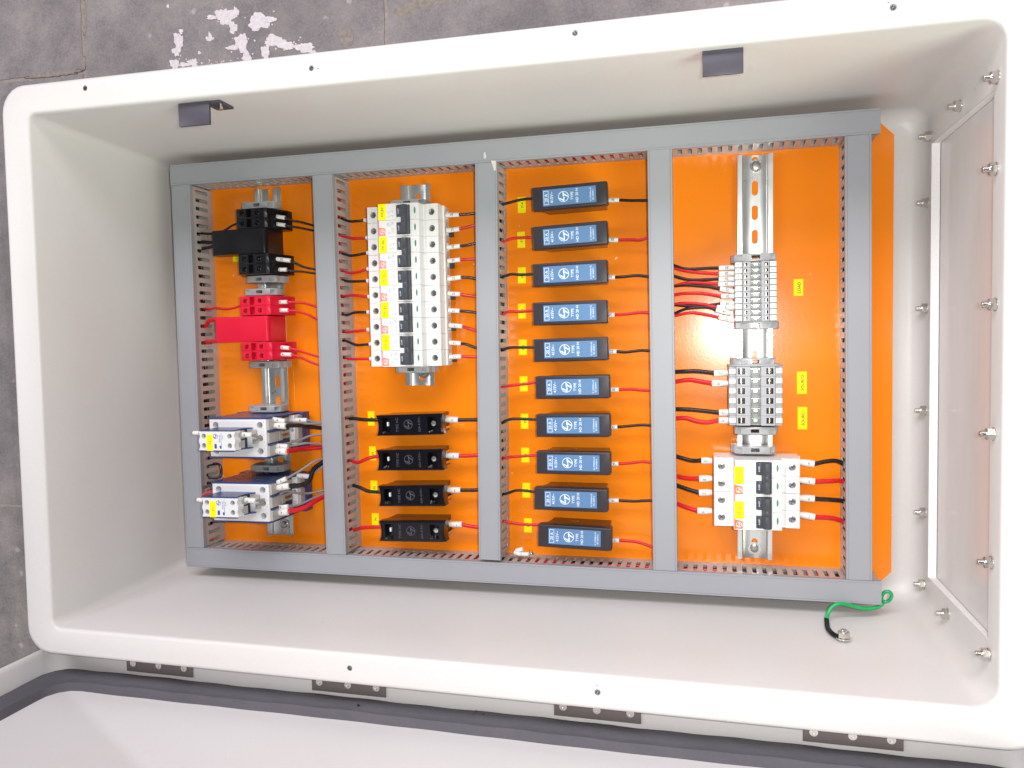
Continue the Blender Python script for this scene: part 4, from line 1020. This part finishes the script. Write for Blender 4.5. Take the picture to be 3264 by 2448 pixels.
for i, (x, y, a) in enumerate(FU):
    lab = '%s blue labelled fuse holder from the top, beside yellow tag F%d' % (ordn[i], 14-i)
    if ft is None:
        ft = thing('fuse_holder', lab, 'fuse holder', (x, y, 0), math.radians(a), 'blue labelled fuse holders')
        inst('fuse_base', fm[0], ft); ca = inst('fuse_carrier', fm[1], ft); lb = inst('rating_label', fm[2], ca); inst('lettering', fm[3], ca); inst('side_mark', fm[4], ft)
    else: copy_tree(ft, (x, y, 0), math.radians(a), lab)

# ================================================================ glossy black fuse holders
def hc_meshes():
    base = B(); base.prism([(-34.5, .1), (33.5, .1), (34.2, 14), (36.5, 22), (36.5, 27), (-38, 27), (-38, 25), (-36, 20), (-34.8, 10)], -11, 11, 'y', bev=.4)
    n = 8; pts = []
    for k in range(n+1):
        t = -1+2*k/n; pts.append((39.8-2.4*(1-t*t), 11.6*t))
    for k in range(n+1):
        t = 1-2*k/n; pts.append((-39.8+2.4*(1-t*t), 11.6*t))
    top = B(); top.prism(pts, 26.5, 40.3, 'z', bev=.9, seg=3)
    c = B(); c.box(-32.5, -23.5, -8.6, 8.2, 32, 60); c.box(21.5, 31.5, -8.6, 8.2, 32, 60)
    tm = cut(top.mesh('fuse_carrier'), c.mesh('c'))
    rim = B()
    for (a, b_) in ((-5.4, 5.4),):
        rim.box(a, a+.5, -9, 8.6, 40.2, 40.7, .15); rim.box(b_-.5, b_, -9, 8.6, 40.2, 40.7, .15)
        rim.box(a+.5, b_-.5, -9.3, -8.8, 40.2, 40.6, .1)
    sc1 = B(); sc1.cyl((26.6, .3, 34), 3.0, 3.4, 20, bev=.9); sc1.box(24, 29.2, -.2, .8, 35.69, 35.85)
    wh = B(); wh.box(-28.2, -26.2, -1.4, 3.2, 33, 37.5, .5, 2)
    em = B(); z = 40.32
    em.text('TYPE HC', -14.6, 0, z, 4.2, UP, thick=.12); em.logo(-1.4, .4, z, 5.3, .12, .12); em.text('63A 415V~', 11.6, .3, z, 3.7, UP, thick=.12)
    jaw = B()
    jaw.box(34.0, 37.6, -1.5, 1.5, 4, 24, .3)
    return base.mesh('fuse_base'), tm, rim.mesh('window_rim'), sc1.mesh('terminal_screw'), wh.mesh('blown_indicator'), em.mesh('lettering'), jaw.mesh('contact_jaw')
hm = hc_meshes()
for me, m_ in zip(hm, (BAKE, GLOSSB, GLOSSB, NICKEL, SLEEVE, EMBOSS, NICKEL)): me.materials.append(m_)
HF = [(288.9, 172.5, 1.9), (288.4, 132.8, 1.6), (289.2, 92.1, 1.9), (288.9, 51.8, 1.6)]
ft = None
for i, (x, y, a) in enumerate(HF):
    lab = '%s of the four glossy black fuse holders, yellow tag F%d at its left' % (['topmost', 'second', 'third', 'lowest'][i], 4-i)
    if ft is None:
        ft = thing('fuse_holder', lab, 'fuse holder', (x, y, 0), math.radians(a), 'glossy black fuse holders')
        inst('fuse_base', hm[0], ft); ca = inst('fuse_carrier', hm[1], ft)
        inst('window_rim', hm[2], ca, (-28, 0, 0)); inst('window_rim', hm[2], ca, (26.5, 0, 0)); inst('terminal_screw', hm[3], ca); inst('blown_indicator', hm[4], ca); inst('lettering', hm[5], ca); inst('contact_jaw', hm[6], ft, (0, 6, 0)); inst('contact_jaw', hm[6], ft, (0, -6, 0))
    else: copy_tree(ft, (x, y, 0), math.radians(a), lab)

# ================================================================ black and red terminal blocks
def block_mesh(y0, y1):
    prof = [(-31, 9), (-31, 22), (-21, 40), (-17, 50), (16.5, 50), (21, 48), (23, 36), (29, 24), (31, 19), (31, 9), (20, 6), (-20, 6)]
    H = (y1-y0)/2
    b = B()
    for k in (-1, 1): b.prism(prof, (k-1)/2*H + .06, (k+1)/2*H - .06, 'y', bev=.25)
    return b
def make_block(colour, material, y0, y1, x, ordn_):
    H = (y1-y0)/2; yc = (y0+y1)/2
    prof = [(-31, 9), (-31, 22), (-21, 40), (-17, 50), (16.5, 50), (21, 48), (23, 36), (29, 24), (31, 19), (31, 9), (20, 6), (-20, 6)]
    t = thing('terminal_block', '%s two way %s plastic terminal block on the left rail' % (ordn_, colour), 'terminal block', (x, yc, 0), math.radians(.4), 'two way power terminal blocks')
    b = B(); b.prism(prof, -H/2+.06, H/2-.06, 'y', bev=.25)
    me = b.mesh('block_body')
    c = B(); c.cyl((-10.2, 0, 46), 2.7, 16, 18); c.cyl((8.6, 0, 46), 2.7, 16, 18); c.box(-4.4, 1.8, -H/2+1.0, H/2-1.0, 43, 60); c.box(25.5, 34, -2.6, 2.6, 20, 40)
    me = cut(me, c.mesh('c')); me.materials.append(material)
    for k in (-1, 1): inst('block_body', me, t, (0, k*H/2, 0))
    for k in (-1, 1):
        for xx in (-10.2, 8.6):
            s = B(); s.cyl((xx, k*H/2, 42.5), 2.35, 3, 16, bev=.5); s.box(xx-2, xx+2, k*H/2-.35, k*H/2+.35, 43.99, 44.1)
            link('terminal_screw', s.mesh('terminal_screw'), STEEL, t)
    return t
def make_cover(colour, material, y0, y1, x):
    yc = (y0+y1)/2; h = (y1-y0)/2
    t = thing('cover_block', 'plain smooth %s block between the two %s terminal blocks' % (colour, colour), 'cover block', (x, yc, 0), math.radians(.4))
    b = B(); b.prism([(-48, 33), (-49.6, 36), (-49.6, 49.5), (-48.4, 50.6), (14.5, 50.6), (17, 49.8), (18.4, 48), (18.8, 44), (19, 10), (-20, 10), (-20, 33)], -h+.15, h-.15, 'y', bev=.5, seg=2)
    link('cover', b.mesh('cover'), material, t)
    s = B(); s.box(-49.8, -48.9, -h+.6, h-.6, 41.6, 42.0); link('seam', s.mesh('seam'), BLACK, t)
make_block('black', BLACK, 398.7, 421.2, 104.6, 'upper'); make_cover('black', BLACK, 369.6, 398.5, 104.4); make_block('black', BLACK, 346.4, 369.4, 105.2, 'lower')
make_block('red', RED, 299.0, 321.2, 104.8, 'upper'); make_cover('red', RED, 268.6, 298.2, 104.2); make_block('red', RED, 247.2, 268.0, 105.0, 'lower')

# ================================================================ contactors
def contactor_meshes():
    R_ = {}
    b = B(); b.box(-44, 44, -23, 23, 6, 22, .6); R_['base'] = (b.mesh('base'), BLUEP)
    b = B()
    # right and left notches come from the narrower upper body
    b.prism([(-36, 22), (-37, 70), (-39, 86.6), (-37.5, 87.8), (34, 87.8), (35.5, 80), (37, 62), (37, 22)], -22.9, -21.0, 'y', bev=.2)
    R_['side_shell'] = (b.mesh('side_shell'), BLUEP)
    b = B(); b.box(-34, 33.6, -21, 21, 22, 70); R_['core'] = (b.mesh('core'), NAVY)
    # white front
    b = B(); b.prism([(-36.6, 70), (-36.6, 87.4), (-35.8, 88.4), (33.6, 88.4), (34.4, 87.4), (34.4, 70)], -20.9, 20.9, 'y', bev=.4)
    c = B()
    for x in (-28.4, 26.8):
        for y in (14.6, 0, -14.6): c.cyl((x, y, 85), 3.6, 20, 22)
    # shallow middle bay
    R_['front'] = (cut(b.mesh('front'), c.mesh('c')), CWHITE)
    s = B(); s.cyl((0, 0, 77), 3.5, 4, 20, bev=.4); s.box(-2.6, 2.6, -.4, .4, 78.95, 79.1)
    R_['terminal_screw'] = (s.mesh('terminal_screw'), HOLEG)
    # grey terminal throats at both sides, three each, with blue dividers
    b = B()
    b.box(34.5, 37.4, -5.9, 5.9, 58, 87.2, .4); b.box(37.3, 38.2, -5.2, 5.2, 60, 66, .2)
    R_['terminal_throat'] = (b.mesh('terminal_throat'), CGREY)
    b = B()
    b.box(34.5, 38.6, -1.0, 1.0, 50, 86.6, .3)
    R_['divider'] = (b.mesh('divider'), BLUEP)
    # lower white coil terminal step on both sides
    b = B()
    b.box(30, 40.2, 9.5, 20.5, 22, 36, .5)
    c = B(); c.cyl((36.8, 11.6, 34), 2.4, 14, 16)
    R_['coil_step'] = (cut(b.mesh('coil_step'), c.mesh('c')), CWHITE)
    b = B(); b.box(30, 40.2, -13.5, 6.5, 22, 36, .5)
    c = B(); c.cyl((36.8, 3.2, 34), 2.4, 14, 16); c.box(31, 34, -5, 0.5, 24, 40)
    R_['coil_block'] = (cut(b.mesh('coil_block'), c.mesh('c')), CWHITE)
    b = B()
    for (ya, yb) in ((10, 20), (-12, 6)): b.box(40.2, 42.6, ya, yb, 21.9, 32, .3)
    for y in (14.6, 0, -14.6): b.box(34, 36.5, y-4.5, y+4.5, 40, 56, .3)
    R_['step_side'] = (b.mesh('step_side'), CGREY)
    b = B(); b.cyl((36.8, 11.6, 30), 2.3, 2, 14); b.cyl((36.8, 3.2, 30), 2.3, 2, 14); b.box(33.9, 37.4, -4.6, -3.4, 56.2, 68, .2); b.box(36.5, 37.0, -1.5, 1.5, 42, 57)
    R_['coil_screw'] = (b.mesh('coil_screw'), DSTEEL)
    b = B()
    b.text('A2', 37.6, 18.4, 36.05, 2.2, UP); b.text('A2', 37.4, 6.4, 36.05, 1.6, UP); b.text('24-240V', 36.8, -8.4, 36.05, 1.7, 0); b.text('AC/DC', 36.8, -10.8, 36.05, 1.6, 0)
    z = 88.42
    for (x, o_) in ((-28.4, -1), (26.8, 1)):
        for (t_, y) in (('12', 14.6), ('10', 0), ('1L', -14.6)): b.text(t_, x + o_*4.9 + (0 if o_ > 0 else -.4), y+3.4, z, 1.7, UP)
        for (t_, y) in (('6', 14.6), ('4', 0), ('2', -14.6)): b.text(t_, x + o_*5.2, y-4.2, z, 1.7, UP)
    R_['lettering'] = (b.mesh('lettering'), GINK)
    return R_
CM = contactor_meshes()
for k, (me, m_) in CM.items(): me.materials.append(m_)
def aux_meshes():
    R_ = {}
    b = B()
    prof = [(-24, 88.5), (-24, 96), (-20.8, 100), (-21.5, 120), (21.3, 120), (20.8, 104), (24, 97), (24, 88.5)]
    b.prism([(-20, 88.5), (-20, 94), (-22, 118), (-20.5, 119.2), (20, 119.2), (18.5, 110), (18, 100), (21, 95), (24.5, 91.5), (24.5, 88.5)], 10.4, 11.6, 'y', bev=.15)
    R_['side_shell'] = (b.mesh('side_shell'), BLUEP)
    b = B(); b.box(-19, 17.2, -10.4, 10.4, 88.5, 110); R_['core'] = (b.mesh('core'), NAVY)
    # white face with scalloped ends
    n = 12; pts = []
    for k in range(n+1):
        t = -1+2*k/n; pts.append((21.6 + .7*math.cos(t*2*math.pi), 10.3*t))
    for k in range(n+1):
        t = 1-2*k/n; pts.append((-21.6 - .7*math.cos(t*2*math.pi), 10.3*t))
    b = B(); b.prism(pts, 109, 120, 'z', bev=.3)
    c = B(); 
    for x in (-16, 15.5):
        for y in (5.4, -5.0): c.cyl((x, y, 119), 2.75, 12, 20)
    R_['front'] = (cut(b.mesh('front'), c.mesh('c')), CWHITE)
    b = B()
    for x in (-16, 15.5): b.cyl((x, 5.4, 114), 2.7, 2, 18); b.cyl((x+1.2, -5.0, 117.4), 2.5, 1.6, 18)
    R_['terminal_screw'] = (b.mesh('terminal_screw'), HOLEG)
    b = B()
    for y in (5.2, -5.2): b.box(17.2, 21.6, y-4.4, y+4.4, 100, 112, .4); b.box(-21.4, -18.6, y-4.4, y+4.4, 100, 112, .4)
    b.box(26, 31, -6.5, 3.5, 88.5, 93, .4); b.box(24, 30, 3.8, 9, 88.5, 92, .6)
    R_['terminal_throat'] = (b.mesh('terminal_throat'), CGREY)
    b = B(); b.cyl((29.5, -2.6, 93.2), 1.9, 1.2, 14, bev=.3); R_['clamp_screw'] = (b.mesh('clamp_screw'), STEEL)
    b = B(); z = 120.02
    b.logo(-1.6, 5.2, z, 2.7, .05, .14); b.text('MNX-A2', 3.4, 2.6, z, 2.3, UP); b.box(5.2, 5.55, -8.2, 8.6, z, z+.05); b.box(3.3, 5.2, -8.2, -5.0, z, z+.05)
    b.text('22 NC', 7.2, 4.2, z, 1.7, UP)
    pts = [(-1.6+1.35*math.cos(a*math.pi/8), -5.6+2.1*(1 if math.sin(a*math.pi/8) > 0 else -1)*.6+1.35*math.sin(a*math.pi/8)) for a in range(16)]
    b.poly(pts, z, z+.3)
    R_['lettering'] = (b.mesh('lettering'), BLUEINK)
    return R_
AM = aux_meshes()
for k, (me, m_) in AM.items(): me.materials.append(m_)
def contactor(lab, loc, mark, rz):
    t = thing('contactor', lab, 'contactor', loc, rz, 'blue and white contactors')
    at = {'side_shell': [(0, 0, 0), (0, 43.9, 0)], 'divider': [(0, 7.3, 0), (0, -7.3, 0)], 'terminal_throat': [(0, y, 0) for y in (14.6, 0, -14.6)] + [(-71.9, y, 0) for y in (14.6, 0, -14.6)],
          'terminal_screw': [(x, y, 0) for x in (-28.4, 26.8) for y in (14.6, 0, -14.6)], 'coil_step': [(0, 0, 0), (-70.2, 0, 0)], 'coil_block': [(0, 0, 0), (-70.2, 0, 0)]}
    for k, (me, m_) in CM.items():
        for q in at.get(k, [(0, 0, 0)]): inst(k, me, t, q)
    aux = inst('auxiliary_block', AM['front'][0], t, (-6.3, .6, 0))
    for k, (me, m_) in AM.items():
        if k != 'front': inst(k, me, aux)
        if k == 'side_shell': inst(k, me, aux, (0, -22, 0))
    b = B(); b.box(-12.6, -4.9, -10.6, 7.0, 120.02, 120.3); link('name_sticker', b.mesh('name_sticker'), YELLOW, aux, label='yellow sticker marked ' + mark)
    b = B(); b.text(mark, -8.7, -1.8, 120.3, 3.6, UP); link('sticker_lettering', b.mesh('sticker_lettering'), YINK, aux)
    return t
contactor('upper blue and white contactor with yellow sticker C2 on its raised front block', (104.4, 161.2, 0), 'C2', math.radians(.3))
contactor('lower blue and white contactor with yellow sticker C1 on its raised front block', (105.2, 88.6, 0), 'C1', math.radians(.5))

# ================================================================ yellow tags on the plate
def sticker(x0, y1, x1, y0, txt, lab, size=3.4, rz=0.0):
    cx, cy = (x0+x1)/2, (y0+y1)/2
    t = thing('label_tag', lab, 'label', (cx, cy, 0), rz, 'yellow label tags on the orange plate')
    b = B(); b.box(x0-cx, x1-cx, y0-cy, y1-cy, .05, .35); link('tape', b.mesh('tape'), YELLOW, t)
    b = B(); b.text(txt, 0.6, 0, .36, size, UP); link('lettering', b.mesh('lettering'), YINK, t)
ST = [(408.6, 423.7, 417.6, 406.2), (407.4, 385.5, 416.2, 367.7), (407.3, 346.0, 416.4, 328.2), (406.8, 305.5, 415.7, 288.8), (406.9, 265.2, 416.2, 248.0),
      (407.2, 224.0, 416.2, 207.0), (407.6, 181.5, 416.3, 164.4), (407.5, 143.0, 416.7, 126.3), (408.1, 102.9, 417.1, 86.0), (409.2, 62.3, 418.2, 46.0),
      (221.2, 183.9, 229.7, 166.7), (221.7, 141.9, 230.1, 125.4), (222.1, 101.1, 230.9, 84.6), (222.6, 61.9, 231.7, 47.4)]
for i, s in enumerate(ST):
    sticker(*s, 'F%d' % (14-i), 'yellow tag reading F%d stuck at the left of its fuse holder' % (14-i), 3.8, random.uniform(-.02, .02))
sticker(700.4, 322.3, 709.8, 304.9, 'LOAD', 'yellow tag reading LOAD on the right of the orange plate', 4.3)
sticker(703.7, 226.6, 713.4, 203.3, 'SOURC2', 'yellow tag reading SOURC2 right of the source terminals', 4.3)
sticker(704.4, 189.7, 713.8, 166.2, 'SOURC1', 'yellow tag reading SOURC1 right of the source terminals', 4.3)
sticker(48.8, 376.5, 57.5, 367, 'D1', 'small yellow tag peeping out below the plain black block', 3.6)

# ================================================================ wires
def smooth(P, k=6):
    P = [Vector(p) for p in P]
    if len(P) < 3:
        return [P[0].lerp(P[1], i/4) for i in range(5)]
    Q = [P[0]*2-P[1]] + P + [P[-1]*2-P[-2]]; out = []
    for i in range(1, len(Q)-2):
        a, b_, c_, d = Q[i-1], Q[i], Q[i+1], Q[i+2]
        for j in range(k):
            t = j/k
            out.append(.5*((2*b_) + (c_-a)*t + (2*a-5*b_+4*c_-d)*t*t + (3*b_-a-3*c_+d)*t*t*t))
    out.append(P[-1]); return out
WM = {'k': WBLACK, 'r': WRED, 'g': WGREY, 'n': SLEEVE}
for (grp, col, r, P, sl, txt, rs, lab) in WIRES:
    o0 = Vector(P[0])
    t = thing('wire', lab, 'wire', tuple(o0), 0, grp)
    L0 = [Vector(p)-o0 for p in P]
    if grp.endswith('fuse holders left'): L0 = [L0[0] + Vector((10, 0, -2))] + L0
    path = smooth(L0)
    b = B(); b.tube(path, r, 10)
    link('insulation', b.mesh('insulation', 60), WM[col], t)
    if sl:
        a = Vector(sl[0])-o0; e = Vector(sl[1])-o0; d = e-a
        near = e if e.length < a.length else a; far = a if near is e else e
        if rs > 3.2 and d.length > 10:     # crimped ferrule sleeve, narrow towards the terminal
            rad = [rs*.72, rs*.80, rs*.97, rs, rs, rs*.96]; tt = [0, .08, .34, .5, .94, 1]
        else:
            rad = [rs*.9, rs, rs, rs*.94]; tt = [0, .06, .95, 1]
        pts = [far.lerp(near, q) for q in tt]
        b = B(); b.tube(pts, rs, 14, radii=rad)
        s_ = link('marker_sleeve', b.mesh('marker_sleeve', 40), SLEEVE, t)
        if txt:
            mid = far.lerp(near, .62 if rs > 3.2 else .5); ang = math.atan2(d.y, d.x)
            if abs(ang) > math.pi/2: ang += math.pi
            b = B(); b.text(txt, mid.x, mid.y, mid.z+rs+.03, min(3.4, rs*1.3), ang+math.pi)
            link('lettering', b.mesh('lettering'), INK, s_)

# wires lying inside the ducts, glimpsed through the slots
def inner_wires(x0, y0, x1, y1, n, cols, lab):
    for i in range(n):
        dx, dy_ = (x1-x0), (y1-y0); Lg = math.hypot(dx, dy_); ux, uy = dx/Lg, dy_/Lg; px, py = -uy, ux
        P = []; o_ = random.uniform(-7.5, 7.5); z = random.uniform(6, 30)
        k = max(4, int(Lg/45))
        for j in range(k+1):
            t = j/k; oo = max(-8, min(8, o_+random.uniform(-3.5, 3.5)))
            P.append((dx*t + px*oo, dy_*t + py*oo, max(4, min(36, z+random.uniform(-6, 6)))))
        c_ = cols[i % len(cols)]; r = random.choice((1.4, 1.5, 2.1))
        b = B(); b.tube(smooth(P, 3), r, 7)
        o = link('duct_wire', b.mesh('duct_wire', 60), WM[c_], None, (x0, y0, 0))
        tag(o, '%s wires half hidden in %s' % ({'k': 'black', 'r': 'red'}[c_], lab), 'wire', 'hidden wires in ' + lab)
inner_wires(12.8, 40, 12.5, 440, 6, 'kkk', 'the leftmost duct')
inner_wires(196.5, 40, 195, 440, 5, 'kkr', 'the duct left of the MCB3 to MCB7 breakers')
inner_wires(381.5, 40, 385, 440, 6, 'kkr', 'the duct left of the blue fuse holders')
inner_wires(569.5, 40, 568, 440, 5, 'kkr', 'the duct right of the blue fuse holders')
inner_wires(756.5, 40, 755, 440, 4, 'krk', 'the rightmost duct')
inner_wires(30, 11, 760, 11, 6, 'kkr', 'the lower duct')
inner_wires(200, 466, 600, 466, 2, 'kr', 'the upper duct')

# ================================================================ loose bits
for (x, y, z, a, el, wh) in ((408.8, 31.4, 22, .3, .3, 'topmost'), (407.2, 27.9, 25, -.2, .2, 'leftmost'), (415.6, 27.2, 24, .05, .1, 'rightmost')):
    b = B(); d = Vector((math.cos(a), math.sin(a), el*.4))*4.2
    b.tube([-d, d*.9, d], 2.5, 12, radii=[2.5, 2.5, 2.2])
    o = link('loose_sleeve', b.mesh('loose_sleeve'), SLEEVE, None, (x, y, z))
    tag(o, wh + ' of three loose white marker sleeves caught in the corner of the lower duct', 'sleeve', 'loose white sleeves in the duct corner')
b = B(); b.cyl((0, 0, 0), 3.0, 2.2, 18, 'y', bev=.6); b.cyl((0, 2.4, 0), 1.6, 3, 12, 'y')
tag(link('loose_screw', b.mesh('loose_screw'), STEEL, None, (422.4, 28.2, 24)), 'shiny loose screw head beside the white sleeves in the duct corner', 'screw')
b = B(); b.prism([(-1.1, -3.6), (1.0, -3.2), (1.9, -.4), (.9, 1.2), (.9, 3.2), (-.5, 3.6), (-1.3, .6)], 0, .9, 'z', bev=.2)
tag(link('putty_chip', b.mesh('putty_chip'), CHIPM, None, (384.5, 461.5, 46.82)), 'small pale chip stuck on the lid of the upper duct', 'chip')
b = B(); b.prism([(0, 0), (5.5, -.5), (5.2, -10.5), (3.4, -10.8)], 0, .7, 'z')
tag(link('plastic_sliver', b.mesh('plastic_sliver'), CHIPM, None, (391.2, 455.5, 46.9)), 'pale wedge shaped sliver at the top of the duct left of the blue fuse holders', 'sliver')

# green earth lead
t = thing('earth_wire', 'short green earth wire curling from the lower duct end to a bolt on the wall', 'wire', (725, -14, 60))
o0 = Vector((725, -14, 60))
P = [(725.4, -14.1, 60), (726.5, -8, 60), (730.1, -2.5, 58), (735, .6, 56.5), (740.8, 1.2, 55), (751.9, -2.5, 50), (762.8, -5.2, 46), (773.6, -4.4, 43), (779.6, -.8, 41)]
b = B(); b.tube(smooth([Vector(p)-o0 for p in P]), 2.0, 12); link('insulation', b.mesh('insulation', 60), GREEN, t)
b = B()
loop = []
for k in range(20):
    a = -2.05 + 2*math.pi*k/19
    lx, ly = 4.4*math.cos(a), 6.0*math.sin(a)
    loop.append(Vector((783.3 + lx*.92+ly*.30, 6.0 + ly*.95 - lx*.25, 40 + 1.5*math.sin(a)))-o0)
b.tube([Vector((779.6, -.8, 41))-o0] + loop, 1.9, 10, radii=[2.0]+[1.7]*20); link('end_loop', b.mesh('end_loop', 60), GREEN, t)
b = B(); b.tube(smooth([Vector(p)-o0 for p in ((725.4, -13.6, 59), (724.6, -14.6, 68), (723.8, -15.5, 80), (726, -16, 92), (730.5, -16.4, 100))]), 2.4, 12, )
link('crimp_sleeve', b.mesh('crimp_sleeve', 60), BLACK, t)
b = B(); b.cyl((734.5-725, -16.6+14, 101-60), 6.4, 1.2, 20, 'y'); link('lug', b.mesh('lug'), NICKEL, t)
b = B(); b.cyl((735, -13.2, 101+EZ), 5.6, 5.2, 6, 'y'); b.cyl((735, -11, 101+EZ), 3, 5, 14, 'y', bev=.4)
link('earth_bolt', b.mesh('earth_bolt', 30), STEEL, enc)
print('objects', len(bpy.data.objects), 'tris', sum(len(o.data.polygons) for o in bpy.data.objects if o.type == 'MESH'))
